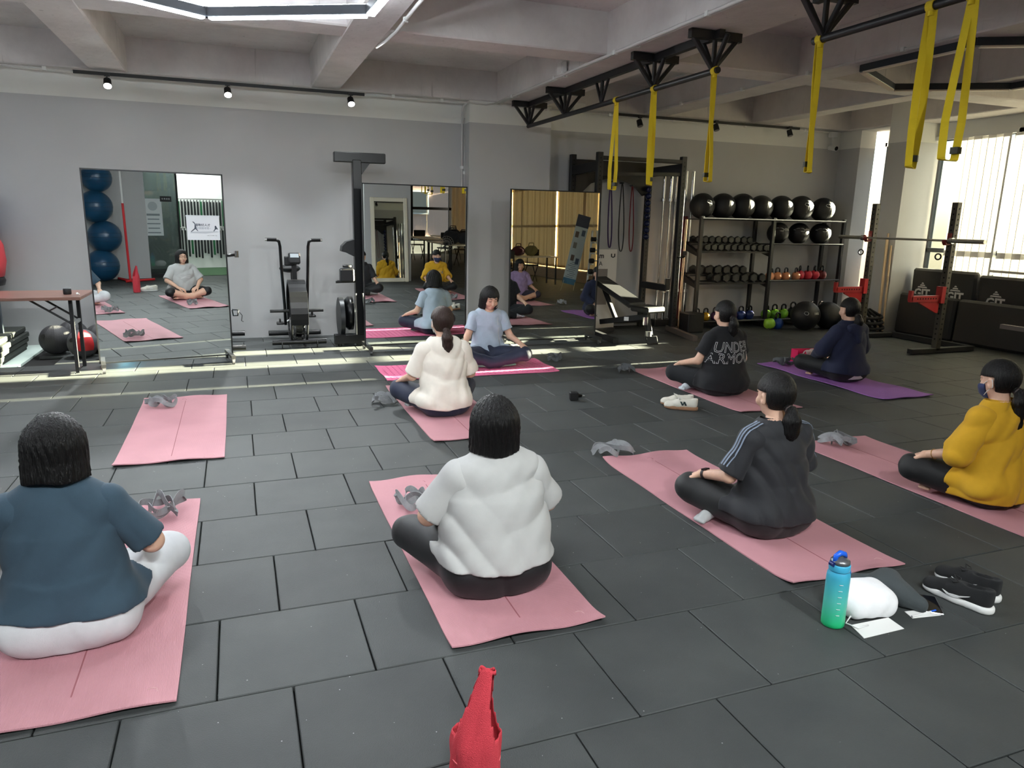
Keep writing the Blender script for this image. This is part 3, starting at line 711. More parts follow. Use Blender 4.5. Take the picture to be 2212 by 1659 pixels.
    # --- trousers
    if legs != 'none':
        TS = SDF().cone(J['pel']+v3(0, -.01, 0), J['pel']+v3(0, 0, .10), .150*g+tr_loose, .135*g+tr_loose, k=.04, sy=.82)
        for sd in (-1, 1):
            if legs == 'long':
                leg(TS, sd, tr_loose)
            elif legs == 'knee':
                TS.ell(J[sd, 'hip']+v3(0, -.055, .01), (.115*g+tr_loose, .115*g+tr_loose, .105*g+tr_loose), k=.04); TS.cone(J[sd, 'hip'], J[sd, 'hip']*.0+J[sd, 'kn']*1.0, .094*g+tr_loose, .066*g**.6+tr_loose, k=.035)
            else:
                TS.ell(J[sd, 'hip']+v3(0, -.055, .01), (.115*g+tr_loose, .115*g+tr_loose, .105*g+tr_loose), k=.04); TS.cone(J[sd, 'hip'], J[sd, 'hip']*.6+J[sd, 'kn']*.4, .088*g+tr_loose, .085*g**.6+tr_loose, k=.035)
        TS.disp(wrinkles(seed+7, .008*wr, 20, 26, 1.3)); TS.cut((0, 0, .004), (0, 0, -1)); TS.cut((0, 0, .26), (0, 0, 1))
        np_obj('trousers' if legs == 'long' else 'shorts', [TS.mesh((-.52, -.27, -.01), (.52, .50, .28), .0095*res)], trousers, T)
    # --- socks
    if feet not in (None, 'bare'):
        so = []
        for sd in (-1, 1):
            q = np.stack([J[sd, 'an'], J[sd, 'toe']]); f0 = J[sd, 'foot']
            axn = unit(J[sd, 'kn']-J[sd, 'an']); SS = SDF().also(lambda P: f0(P)-.0035); SS.cut(J[sd, 'an']+axn*.045, axn)
            SS.also(lambda P: d_cone(P, J[sd, 'an'], J[sd, 'toe'], .037, .027), .01)
            so.append(SS.mesh(q.min(0)-.09, q.max(0)+.08, .0065*res))
        np_obj('socks', so, feet, T)
    # --- shirt
    w = width*g; L = loose
    SS = SDF().cone(v3(0, -.012, .10), J['wst'], .196*w+L, .168*w+L, k=.05, sy=.70+.05*(g-1)).cone(J['wst'], J['chs'], .168*w+L, .160*w**.7+L, k=.05, sy=.66+.1*(g-1)).cone(J['chs'], v3(0, lean*.8, .515), .160*w**.7+L, .105+L, k=.05, sy=.64)
    SS.cone(J[-1, 'sh']*v3(.92, 1, 1), J[1, 'sh']*v3(.92, 1, 1), .050*armw+L, .050*armw+L, k=.04)
    SS.cone(J[-1, 'sh']*v3(.42, 1, 1)+v3(0, 0, .036), J[1, 'sh']*v3(.42, 1, 1)+v3(0, 0, .036), .036+L, .036+L, k=.07)
    sl = {'cap': .45, 'short': .68, 'elbow': .93, 'mid': 1.25, 'three': 1.55, 'long': 1.96}[sleeve]
    if legs != 'none': SS.also(lambda P: np.maximum(np.maximum(TS(P)-.010, P[..., 1]-.10), np.abs(P[..., 0])-.27), .03)
    body_fn = SDF().also(SS)
    body_fn.disp(wrinkles(seed, .0125*wr, 40, 7, 2.0)); 
    zf = lambda P: hem+hem_wave*np.sin(9*P[..., 0]+seed)+hem_wave*.6*np.sin(21*P[..., 0]+8*P[..., 1])
    body_fn.inter(lambda P: zf(P)-P[..., 2], .005)
    body_fn.sub(lambda P: d_cone(P, J['nk0']+v3(0, .012, .012), J['nk1']+v3(0, .02, .02), .058, .07), .006)
    sleeves = []
    outp = [body_fn.mesh((-.42, -.31, hem-.03), (.42, .32, .63), .0078*res)]
    for sd in (-1, 1):
        a, e, w = J[sd, 'sh'], J[sd, 'el'], J[sd, 'wr']; r0, r1 = .051*armw+loose, .052*armw+loose*1.25
        A = SDF().cone(a*v3(.72, 1, 1)+v3(0, 0, .006), a, .050*armw+loose, r0, k=.02)
        if sl <= 1: end = a+(e-a)*sl; axn = unit(e-a); A.cone(a, e, r0, r1*(1.08 if sl < .9 else 1.04), k=.03)
        else: end = e+(w-e)*(sl-1); axn = unit(w-e); A.cone(a, e, r0, r1, k=.03).cone(e, end, r1, (.046*armw+loose*1.1) if sl < 1.9 else .034+loose, k=.03).cone(end, end+axn*.05, (.048*armw+loose*1.1) if sl < 1.9 else .033+loose, .04, k=.01)
        A.disp(wrinkles(seed+3+sd, .010*wr, 34, 18, 1.6)); A.cut(end, axn, .003)
        A.sub(lambda P, e_=end, n_=axn: d_cone(P, e_-n_*.012, e_+n_*.08, .036*armw+loose*.8, .06), .003)
        sleeves.append(A)
        q = np.stack([a*v3(.72, 1, 1), a, e, end]); outp.append(A.mesh(q.min(0)-.10, q.max(0)+.10, .0085*res))
    so_ = np_obj('shirt', outp, shirt, T)
    T_data = dict(T=T, J=J, HC=HC, M=M, piv=piv, shirt_fn=body_fn, all_fn=lambda P: np.minimum(body_fn(P), np.minimum(sleeves[0](P), sleeves[1](P))), onface=onface, body=body, hair=ho, shirt=so_, Hd=Hd, loc=loc_)
    return T_data
def press(fn, P0, direction, dist=.4, steps=60, off=.0015):
    """drop points along a direction onto an implicit surface"""
    P = np.array(P0, float); d = unit(direction); t = np.zeros(len(P)); 
    for _ in range(steps):
        v = fn(P+d*t[:, None]); t += np.clip(v, -.01, .02)*.8
    return P+d*(t-off)[:, None]
PEOPLE = {}
def text_press(name, s, size, fn, M, direction, m, parent, **k):
    V, F = text_mesh(s, size, **k); V = [M @ v for v in V]
    z0 = np.array([[v.x, v.y, v.z] for v in V]); P = press(fn, z0, direction, off=.0018)
    b = MB(); b.add([Vector(p) for p in P], F); return b.build(name, m, parent)
def mask_part(D, col, nm='face_mask'):
    lc = D['loc']; Hd = D['Hd']
    S = SDF().also(lambda P: Hd(P)-.0065).also(lambda P: d_ell(lc(P), (0, .07, -.055), (.05, .04, .045)), .02)
    S.inter(lambda P: np.maximum(np.maximum(lc(P)[..., 2]+.018-.35*np.maximum(0, .06-lc(P)[..., 1])*0, -.108-lc(P)[..., 2]), -(lc(P)[..., 1]-.035)), .006)
    o = np_obj(nm, [S.mesh(D['HC']-v3(.12, .12, .18), D['HC']+v3(.12, .15, .10), .006)], fabric(nm+'_cloth', col), D['T'])
    for sx in (-1, 1):
        MB().tube(D['onface']([v3(sx*.060, .055, -.025), v3(sx*.076, .02, .000), v3(sx*.084, -.018, .012), v3(sx*.082, -.022, -.03), v3(sx*.070, .02, -.06), v3(sx*.055, .048, -.085)]), .0022, 6).build('ear_loop', WHITEP, o)
    return o
BLK_LEG = fabric('black_leggings', (15, 16, 18), rough=.6); NAVY_LEG = fabric('navy_leggings', (30, 37, 58), rough=.6)
P1 = person('woman in dark teal top and pale trousers at the left edge', (-0.62, 2.72, .008), s=.93, girth=1.16, width=.92, armw=1.15, shirt=fabric('teal_jersey', (50, 70, 84)), sleeve='elbow', hem=.15, trousers=fabric('pale_grey_cotton', (205, 207, 209)), hair='bob', knee=(.31, .35), arms=[(.29, .06, .33), (.26, .28, .25)], seed=3, wr=.8, loose=.006, bobw=1.1, head_pitch=-6)
P2 = person('woman with straight black bob in light grey tee and black trousers', (0.93, 2.62, .008), s=.92, girth=1.16, width=1.12, armw=1.15, shirt=fabric('heather_grey', (176, 176, 174), noise=.02), sleeve='elbow', hem=.145, trousers=fabric('black_nylon', (17, 18, 20), rough=.5), hair='bob', knee=(.31, .34), arms='lap', seed=5, wr=1.1, loose=.014, legs='knee', feet='bare', head_pitch=4)
P3 = person('woman in cream tee with brown low ponytail behind the speaker mat', (1.44, 5.30, .008), s=.96, girth=.98, width=.96, shirt=fabric('cream_cotton', (226, 218, 205)), sleeve='elbow', hem=.075, trousers=NAVY_LEG, hair='pony_low', hairm=HAIRB, knee=(.29, .34), seed=11, wr=1.0, loose=.014, res=1.15, feet=fabric('white_socks', (215, 216, 215)))
P4 = person('woman in black tee with three shoulder stripes and a smartwatch', (2.41, 2.71, .008), s=.92, girth=1.0, width=.98, shirt=fabric('black_sport', (33, 34, 38), rough=.7), sleeve='elbow', hem=.10, trousers=fabric('black_track', (24, 25, 26), rough=.55), hair='pony_low+bangs', knee=(.27, .36), seed=17, wr=1.0, loose=.014, feet=fabric('grey_socks', (165, 166, 166)), tr_loose=.018, head_pitch=-2, foot_out=True)
P5 = person('woman in black tee with large outlined lettering on the back', (4.02, 5.30, .008), s=.96, girth=1.05, width=1.05, shirt=fabric('black_cotton', (19, 20, 24)), sleeve='short', hem=.05, trousers=fabric('dark_leggings', (20, 23, 27)), hair='pony+bangs', knee=(.29, .37), seed=23, wr=.6, loose=.014, res=1.15, feet=fabric('printed_socks', (200, 208, 214), noise=.3), foot_out=True)
P6 = person('woman in navy hooded jacket on the purple mat', (5.60, 5.46, .008), s=.94, girth=1.0, width=.98, shirt=fabric('navy_jacket', (30, 36, 62)), sleeve='long', hem=.085, trousers=BLK_LEG, hair='pony_low+bangs', knee=(.28, .35), arms='lap', seed=29, wr=.8, loose=.02, res=1.15)
P7 = person('woman in mustard yellow top wearing a face mask at the right edge', (3.86, 2.64, .008), s=.93, girth=.98, width=.98, shirt=fabric('mustard_cotton', (206, 158, 32)), sleeve='mid', hem=.05, trousers=BLK_LEG, hair='pony_low+long', knee=(.28, .32), seed=31, wr=1.3, loose=.022, head_pitch=-6)
P8 = person('instructor in pale blue tee with headset facing the class', (2.42, 7.18, .006), rz=R(176), s=.95, girth=.95, width=.88, shirt=fabric('pale_blue_tee', (172, 186, 202), rough=.7), sleeve='short', hem=.085, trousers=NAVY_LEG, hair='bob_bangs', knee=(.34, .31), seed=37, wr=.8, loose=.008, feet=fabric('mint_socks', (120, 175, 150)), head_pitch=-16, head_yaw=8, bobw=1.08)
P9 = person('woman in lavender tee and shorts seen in the third mirror', (5.30, 2.62, .008), s=.95, girth=1.0, width=1.0, shirt=fabric('lavender_tee', (150, 128, 165)), sleeve='elbow', hem=.09, trousers=fabric('dark_shorts', (44, 40, 52)), legs='knee', hair='bob_bangs', knee=(.29, .34), seed=41, wr=1.0, loose=.016, res=1.25, skin=SKIN_D, feet=fabric('black_socks', (25, 25, 28)))
# --- what they wear and carry as parts of their dress
stripe = mat('stripe_print', (120, 132, 150), .7); white_print = mat('white_print', (215, 215, 215), .7)
J = P4['J']
for sd in (-1, 1):
    for i in (-1, 0, 1):
        a, e = J[sd, 'sh'], J[sd, 'el']; pts = []
        for t in np.linspace(0, 1, 18):
            if t < .3: c = J['nk0']*v3(1, 1, 1)+v3(sd*.06, 0, -.01); c = c+(a-c)*(t/.3)
            else: c = a+(e-a)*((t-.3)/.7*.90)
            pts.append(c)
        pts = np.array(pts); out = np.tile(unit(v3(sd*.75, -.12+.0*i, .62)), (len(pts), 1))
        lat = v3(0, 1, 0)*i*.021
        P = press(P4['all_fn'], pts+out*.16+lat, -out[0], off=.001)
        MB().tube([Vector(p) for p in P], .005, flat=(.010, .0016, (0, 1, 0))).build('shoulder_stripe', stripe, P4['shirt'])
w = J[-1, 'wr']+(J[-1, 'el']-J[-1, 'wr'])*.10; ax = unit(J[-1, 'wr']-J[-1, 'el'])
wt = MB().tube([Vector(w)+(Vector(ax).orthogonal().normalized()*math.cos(t)+Vector(ax).cross(Vector(ax).orthogonal().normalized())*math.sin(t))*.0285 for t in np.linspace(0, 2*PI, 24)[:-1]], .002, closed=True, flat=(.020, .003, tuple(ax))).build('watch_strap', mat('watch_strap', (40, 28, 30), .6), P4['T'])
fr_ = frame(Vector(w)+Vector((-.006, -.002, .031)), Vector(ax), Vector((1, 0, .1)))
MB().add([fr_ @ v for v in [Vector((x, y, z)) for x in (-.018, .018) for y in (-.016, .016) for z in (-.004, .004)]], [(0, 1, 3, 2), (4, 6, 7, 5), (0, 4, 5, 1), (2, 3, 7, 6), (0, 2, 6, 4), (1, 5, 7, 3)]).build('watch_face', mat('watch_glass', (30, 14, 18), .1), wt)
# lettering on the back of the black tee
Mb = frame((0, -.35, 0), (1, 0, 0), (0, 0, 1))
for s_t, zz, dx in (('UNDER', .452, .01), ('ARMOUR', .352, .015)):
    V, F = text_mesh(s_t, .132, outline=.0015, shear=.12)
    th = np.array([(v.x+dx)/.17 for v in V]); zz_ = np.array([v.y+zz for v in V]); ax_ = np.array([0, .03])
    P0 = np.stack([.42*np.sin(th), .02-.42*np.cos(th), zz_], 1); dv = np.stack([-np.sin(th), np.cos(th), 0*th], 1); t_ = np.zeros(len(V))
    for _ in range(70): t_ += np.clip(P5['shirt_fn'](P0+dv*t_[:, None]), -.01, .02)*.8
    rad = np.array([v.z for v in V]); Pn = P0+dv*(t_-.0016-np.clip(rad, -.001, .001))[:, None]
    MB().add([Vector(q) for q in Pn], F).build('back_print', white_print, P5['shirt'])
# front lettering of the mustard top, seen in the second mirror
text_press('front_print', 'MERCI', .085, P7['shirt_fn'], Matrix.Translation((0, .35, .41)) @ Matrix.Rotation(R(180), 4, 'Z') @ Matrix.Rotation(R(90), 4, 'X'), (0, -1, 0), white_print, P7['shirt'], bold=.002)
for i, zz in enumerate((.40, .375)):
    V = [Vector((x, .35, zz+.01*math.sin(x*30+i))) for x in np.linspace(-.08, .09, 24)]
    P = press(P2['shirt_fn'], np.array([[v.x, v.y, v.z] for v in V]), (0, -1, 0), off=.001)
    MB().tube([Vector(p) for p in P], .003, flat=(.006, .0012, (0, 0, 1))).build('front_print', white_print, P2['shirt'])
mask_part(P7, (46, 56, 92)); mask_part(P3, (205, 210, 214), 'pale_face_mask')
# glasses of the woman in the grey tee
gl = MB()
for sx in (-1, 1): gl.torus(Vector(P2['onface']([v3(sx*.034, .104, .004)])[0]), .023, .0018, ax=P2['M'] @ Vector((sx*.15, 1, 0)), n=24, m=6)
for sx in (-1, 1): gl.tube(P2['onface']([v3(sx*.056, .100, .008), v3(sx*.078, .05, .010), v3(sx*.082, -.01, .006)]), .0015, 5)
gl.tube(P2['onface']([v3(-.012, .107, .006), v3(0, .111, .009), v3(.012, .107, .006)]), .0015, 5)
gl.build('glasses', mat('glasses_frame', (120, 105, 95), .3, .6), P2['T'])
# headset microphone
hs = MB().tube(P8['onface']([v3(-.080, -.02, .01), v3(-.083, .01, .015), v3(-.078, .04, -.02), v3(-.062, .085, -.055), v3(-.030, .108, -.072)]), .0022, 6).build('headset', mat('headset_white', (205, 200, 195), .5), P8['T'])
MB().sphere(Vector(P8['onface']([v3(-.022, .112, -.074)])[0]), .0125, 12, 8, sc=(1.2, 1, 1)).build('microphone_foam', mat('foam_black', (16, 16, 17), .95), hs)
MB().tube([Vector(P8['onface']([v3(-.083, -.01, .0)])[0]), Vector((-.10, .06, .60)), Vector((-.085, .115, .50)), Vector((-.09, .13, .36)), Vector((-.11, .13, .22))], .0018, 5).build('headset_cable', mat('headset_white', (205, 200, 195), .5), hs)
# hood and white hem of the navy jacket
hd_ = SDF().cone((-.075, -.055, .555), (.075, -.055, .555), .045, .045).cone((0, -.075, .55), (0, -.115, .44), .065, .035, k=.04, sy=.7)
np_obj('hood', [hd_.mesh((-.17, -.22, .36), (.17, .05, .63), .009)], MATS['navy_jacket'], P6['shirt'])
hm = SDF().cone((0, -.012, .06), (0, -.012, .12), .190, .185, sy=.72).cut((0, 0, .035), (0, 0, -1)).cut((0, 0, .14), (0, 0, 1)).inter(lambda P: P[..., 1]+.02)
np_obj('undershirt', [hm.mesh((-.24, -.24, .0), (.24, .2, .16), .010)], fabric('white_cotton', (200, 192, 200)), P6['T'])
J = P7['J']; w = J[-1, 'wr']+(J[-1, 'el']-J[-1, 'wr'])*.22
MB().torus(Vector(w), .030, .0018, ax=Vector(unit(J[-1, 'wr']-J[-1, 'el']))).build('bracelet', mat('gold', (190, 150, 70), .3, 1.0), P7['T'])
# soles printed stripes of the mint socks
# ------------------------------------------------------------------ yoga mats
def mat_mat(name, rgb, rgb2, ribs=260):
    m = mat(name, rgb, 0.7, noise=.06, nscale=3, spec=.3); nt = m.node_tree; b = nt.nodes['Principled BSDF']
    tc = nt.nodes.new('ShaderNodeTexCoord'); w = nt.nodes.new('ShaderNodeTexWave'); w.bands_direction = 'X'; w.inputs['Scale'].default_value = ribs/6.283*2
    nt.links.new(tc.outputs['Object'], w.inputs['Vector']); bp = nt.nodes.new('ShaderNodeBump'); bp.inputs['Strength'].default_value = .5; bp.inputs['Distance'].default_value = .002
    nt.links.new(w.outputs['Fac'], bp.inputs['Height']); nt.links.new(bp.outputs[0], b.inputs['Normal']); return m
PINKMAT = mat_mat('rose_mat', (194, 140, 148), None); PURPMAT = mat_mat('purple_mat', (150, 100, 172), None); HOTMAT = mat_mat('hot_pink_mat', (236, 122, 162), None, 120)
def yoga_mat(label, x0, x1, y0, y1, m, curl=.012, line=True, seed=0, wav=0.0, logo=True):
    t = thing('yoga_mat', label, 'yoga mat', ((x0+x1)/2, (y0+y1)/2, 0), group='yoga mats')
    w, l = x1-x0, y1-y0; nx, ny = 18, 46; rs = random.Random(seed); ph = rs.uniform(0, 6)
    def zf(u, v):
        e = max(0, (abs(v-.5)-.42)/.08); cx = max(0, (abs(u-.5)-.35)/.15)
        return curl*e**2*(.35+.65*math.sin(u*5+ph)**2)+wav*(.5+.5*math.sin(v*14+u*3+ph))*(abs(u-.5)*2)**2+.002*math.sin(v*9+ph)**2
    V = []; F = []
    for side in (0, 1):
        for j in range(ny+1):
            for i in range(nx+1):
                u, v = i/nx, j/ny; z = zf(u, v)+(.0065 if side else .0005)
                dx = .006*math.sin(v*7+ph)*(1 if wav else .25)+(.012*math.sin(v*23+ph)*wav*30 if wav else 0)
                V.append(((u-.5)*w+dx, (v-.5)*l, z))
    n = (nx+1)*(ny+1); a = lambda i, j, s: s*n+j*(nx+1)+i
    for j in range(ny):
        for i in range(nx): F.append((a(i, j, 1), a(i+1, j, 1), a(i+1, j+1, 1), a(i, j+1, 1))); F.append((a(i, j, 0), a(i, j+1, 0), a(i+1, j+1, 0), a(i+1, j, 0)))
    for i in range(nx): F.append((a(i, 0, 0), a(i+1, 0, 0), a(i+1, 0, 1), a(i, 0, 1))); F.append((a(i, ny, 1), a(i+1, ny, 1), a(i+1, ny, 0), a(i, ny, 0)))
    for j in range(ny): F.append((a(0, j, 0), a(0, j, 1), a(0, j+1, 1), a(0, j+1, 0))); F.append((a(nx, j, 1), a(nx, j, 0), a(nx, j+1, 0), a(nx, j+1, 1)))
    MB().add(V, F, False).build('mat_sheet', m, t)
    dark = mat('mat_print', (150, 88, 96), .7)
    if line:
        pts = [Vector((0.0, -l*.5+l*q, zf(.5, q)+.0068)) for q in np.linspace(.07, .93, 30)]
        MB().tube(pts, .002, flat=(.0045, .0008, (1, 0, 0))).build('centre_line', dark, t)
    if logo:
        for k, (lx, ly) in enumerate(((w*.40, -l*.455), (w*.0, l*.455))):
            zz = zf(.5+lx/w, .5+ly/l)+.0072
            MB().tube([Vector((lx-.028, ly+.008, zz)), Vector((lx-.012, ly+.012, zz)), Vector((lx, ly+.006, zz)), Vector((lx+.004, ly-.012, zz))], .001, flat=(.004, .0006, (0, 0, 1)) if False else None, n=5).build('logo_print', mat('mat_logo', (216, 176, 178), .7) if k == 0 else dark, t)
    return t
yoga_mat('rose yoga mat under the woman in the teal top', -.87, -.255, 2.22, 3.98, PINKMAT, seed=1)
yoga_mat('rose yoga mat under the woman in the grey tee', .635, 1.24, 2.22, 3.96, PINKMAT, seed=2, curl=.02)
yoga_mat('rose yoga mat under the woman with the shoulder stripes', 2.12, 2.75, 2.21, 3.95, PINKMAT, seed=3, curl=.02)
yoga_mat('rose yoga mat under the woman in mustard yellow', 3.60, 4.22, 2.11, 3.87, PINKMAT, seed=4)
yoga_mat('rose yoga mat mostly hidden behind the woman in mustard yellow', 4.99, 5.60, 2.05, 3.77, PINKMAT, seed=5)
yoga_mat('empty rose yoga mat with only a grey strap on it', -.765, -.14, 4.67, 6.385, PINKMAT, seed=6, curl=.014)
yoga_mat('rose yoga mat under the woman in the cream tee', 1.185, 1.80, 4.62, 6.35, PINKMAT, seed=7)
yoga_mat('rose yoga mat under the woman with lettering on her back', 3.76, 4.38, 4.69, 6.46, PINKMAT, seed=8)
yoga_mat('wavy purple yoga mat under the woman in the navy jacket', 5.30, 5.89, 4.71, 6.42, PURPMAT, seed=9, wav=.010, line=False, logo=False)
hm_ = yoga_mat('hot pink perforated mat under the instructor', -.34, .34, -.875, .875, HOTMAT, seed=10, line=False, logo=False, wav=.004)
hm_.location = (2.125, 6.94, 0); hm_.rotation_euler = (0, 0, R(90))
dots = MB()
for i in range(11):
    for j in range(30): 
        c = Vector((-.30+.06*i, -.83+.057*j, .0115)); dots.cyl(c, c+Vector((0, 0, .0012)), .009, n=6)
tag(dots.build('raised_dots', mat('hot_pink_dots', (214, 84, 134), .6), hm_), kind='stuff')

# ------------------------------------------------------------------ grey cotton straps lying in loops
STRAP = fabric('strap_cotton', (148, 150, 152), bump=.6, bscale=500, noise=.12); STRAPD = fabric('strap_dark', (96, 100, 102), bump=.6, bscale=500, noise=.12)
def strap(label, x, y, seed, sx=.13, sy=.08, m=None, z0=.008, rz=0):
    rs = random.Random(seed); t = thing('yoga_strap', label, 'strap', (x, y, z0), rz, group='grey yoga straps')
    p = [rs.uniform(0, 6.28) for _ in range(6)]; n = 150; pts = []; ups = []
    for i in range(n):
        a = 2*PI*i/n*1.0; 
        pts.append(Vector((sx*math.sin(2*a+p[0])*(.75+.25*math.sin(a+p[4])), sy*math.sin(3*a+p[1])+.02*math.sin(7*a+p[5]), .024+.020*math.sin(5*a+p[2])+.012*math.sin(8*a+p[3]))))
        q = a*2+p[4]; ups.append((.32*math.cos(q), .32*math.sin(q*1.5), 1.0))
    zm = min(pt.z-.017*abs(Vector(u).normalized().z)-.003 for pt, u in zip(pts, ups)); pts = [q-Vector((0, 0, zm)) for q in pts]
    MB().tube(pts, .01, closed=False, flat=(.034, .0028, ups)).build('webbing', m or STRAP, t)
    e = pts[-1]; MB().torus(e+Vector((0, 0, .004)), .016, .002, ax=(0, .3, 1), n=16, m=6).build('ring', STEEL, t)
    return t
strap('looped grey strap on the corner of the teal woman\'s mat', -.42, 3.82, 11, .11, .10)
strap('crumpled grey strap half hidden by the grey tee woman\'s elbow', .80, 3.52, 12, .09, .07)
strap('grey strap in loops at the far corner of the striped woman\'s mat', 2.22, 4.02, 13, .14, .07, z0=.0)
strap('grey strap on the mat before the woman in mustard yellow', 3.84, 3.74, 14, .10, .07)
strap('grey strap on the empty rose mat', -.62, 6.10, 15, .12, .06)
strap('grey strap on the floor left of the cream tee woman', 1.07, 5.78, 16, .12, .07, z0=.0)
strap('grey strap at the corner of the mat before the lettered tee', 3.64, 6.38, 17, .10, .05, m=STRAPD, z0=.0)
strap('dark grey strap on the far end of the purple mat', 5.53, 6.28, 18, .10, .06, m=STRAPD)
strap('grey strap on bare floor right of the instructor', 3.19, 7.16, 19, .10, .06, m=STRAPD, z0=.0)
strap('grey strap on bare floor beyond the lavender woman', 5.84, 3.55, 20, .10, .06, z0=.0)

# ------------------------------------------------------------------ shoes
def shoe_meshes(key, upc, solec, midc=None):
    U = SDF().cone((0, -.095, .045), (0, .02, .048), .034, .036, k=.02).cone((0, .02, .046), (.004, .098, .034), .037, .027, k=.02).ell((.004, .100, .030), (.036, .038, .026), k=.02).cone((0, -.10, .05), (0, -.112, .088), .026, .018, k=.015).cone((-.0, -.02, .07), (0, -.10, .078), .020, .026, k=.02)
    U.sub(lambda P: d_cone(P, (0, -.105, .112), (0, -.03, .100), .024, .018), .006).sub(lambda P: d_cone(P, (0, -.075, .085), (0, -.04, .08), .016, .014), .006)
    U.cut((0, 0, .018), (0, 0, -1))
    S = SDF().cone((0, -.098, .014), (.0, .0, .014), .040, .036, k=.02).cone((0, 0, .014), (.006, .10, .016), .036, .038, k=.02).inter(lambda P: np.abs(P[..., 2]-.014+.0-.010*np.clip((P[..., 1]-.08)/.06, 0, 1))-.0145, .006)
    return U.mesh((-.06, -.16, 0), (.06, .15, .13), .0052), S.mesh((-.07, -.16, -.02), (.07, .16, .06), .0052)
SHOE = shoe_meshes('a', None, None)
def shoe(label, loc, rz, upm, som, accent, lace, kind):
    t = thing('sneaker', label, 'shoe', loc, rz, group='sneakers on the floor')
    np_obj('upper', [SHOE[0]], upm, t); np_obj('sole', [SHOE[1]], som, t)
    lb = MB()
    for i in range(5):
        y = .008+.014*i; z = .083-.0052*i
        lb.tube([(-.024, y, z-.010), (-.010, y+.004, z+.001), (.012, y-.004, z+.001), (.026, y, z-.010)], .0026, 5)
    lb.tube([(0, .012, .086), (-.02, .03, .096), (-.032, .012, .086), (-.012, .0, .088), (0, .012, .087), (.022, .03, .097), (.032, .01, .087), (.014, .0, .088), (0, .012, .086)], .0024, 5)
    lb.build('laces', lace, t)
    Uf = SDF().also(lambda P: np.full(P.shape[:-1], 0.0))
    for sx in (-1, 1):
        if kind == 'swoosh': P = [(-.060, .045), (-.02, .030), (.02, .026), (.045, .034), (.028, .020), (-.005, .016), (-.055, .040)]
        else: P = [(-.045, .030), (-.030, .060), (-.018, .060), (-.012, .040), (-.002, .060), (.012, .060), (-.004, .028), (-.016, .028), (-.022, .046), (-.030, .028)]
        V = []; 
        for (yy, zz) in P: V.append((sx*(.0395-.06*max(0, zz-.05)**1.0), yy, zz+.012))
        b = MB(); n = len(V); V2 = [(v[0]+sx*.003, v[1], v[2]) for v in V]
        b.add(V+V2, [tuple(range(n)), tuple(range(2*n-1, n-1, -1))]+[(i, (i+1) % n, n+(i+1) % n, n+i) for i in range(n)]); b.build('side_logo', accent, t)
    return t
wsh = fabric('cream_suede', (214, 210, 198)); gum = mat('gum_sole', (150, 112, 84), .7, bump=.6, bscale=160); wsole = mat('white_sole', (226, 226, 224), .6); bknit = fabric('black_knit', (26, 27, 29), bump=.6); grn = mat('dark_green_patch', (28, 44, 46), .6); wlog = mat('white_logo', (222, 222, 222), .5); lc_w = fabric('white_lace', (220, 218, 210)); lc_b = fabric('black_lace', (20, 20, 22))
shoe('cream sneaker with dark N patch, nearer one of the pair by the lettered tee', (3.36, 4.95, 0), R(58), wsh, gum, grn, lc_w, 'n')
shoe('cream sneaker with gum sole, farther one of the pair by the lettered tee', (3.40, 5.07, 0), R(62), wsh, gum, grn, lc_w, 'n')
shoe('black running shoe with white sole, nearer one beside the phone', (2.70, 1.91, 0), R(16), bknit, wsole, wlog, lc_b, 'swoosh')
shoe('black running shoe with white sole, farther one beside the phone', (2.83, 1.97, 0), R(8), bknit, wsole, wlog, lc_b, 'swoosh')
shoe('dark sneaker beside the pink bag near the navy jacket', (6.20, 6.42, 0), R(170), bknit, wsole, grn, lc_b, 'n')
shoe('dark sneaker of the pair closest to the navy jacket', (6.34, 6.38, 0), R(176), bknit, wsole, grn, lc_b, 'n')
shoe('white sneaker on the floor behind the instructor, left one', (2.86, 7.66, 0), R(100), wsh, wsole, wlog, lc_w, 'n')
shoe('white sneaker on the floor behind the instructor, right one', (2.93, 7.76, 0), R(96), wsh, wsole, wlog, lc_w, 'n')
shoe('white sneaker beside the red tote, nearer one in the mirror', (.70, 1.40, 0), R(95), wsh, wsole, wlog, lc_w, 'n')
shoe('white sneaker beside the red tote, farther one in the mirror', (.71, 1.28, 0), R(92), wsh, wsole, wlog, lc_w, 'n')

# ------------------------------------------------------------------ bottle, pouch, cloth, papers, phone
bt = thing('water_bottle', 'blue to green frosted water bottle standing by the white pouch', 'bottle', (2.066, 1.93, 0))
gm = bpy.data.materials.new('frosted_gradient'); gm.use_nodes = True; nt = gm.node_tree; b = nt.nodes['Principled BSDF']; b.inputs['Roughness'].default_value = .35; b.inputs['Transmission Weight'].default_value = .15
tc = nt.nodes.new('ShaderNodeTexCoord'); sx = nt.nodes.new('ShaderNodeSeparateXYZ'); nt.links.new(tc.outputs['Object'], sx.inputs[0]); mr = nt.nodes.new('ShaderNodeMapRange'); mr.inputs[1].default_value = 0.0; mr.inputs[2].default_value = .24; nt.links.new(sx.outputs[2], mr.inputs[0])
cr = nt.nodes.new('ShaderNodeValToRGB'); cr.color_ramp.elements[0].color = lin((20, 205, 120)); cr.color_ramp.elements[1].color = lin((60, 170, 215)); e = cr.color_ramp.elements.new(.45); e.color = lin((90, 205, 190)); nt.links.new(mr.outputs[0], cr.inputs[0]); nt.links.new(cr.outputs[0], b.inputs['Base Color'])
MB().lathe([(0, 0), (.036, 0), (.042, .006), (.0425, .02), (.0425, .20), (.041, .215), (.036, .226), (.034, .230), (0, .230)], n=36).build('bottle_body', gm, bt)
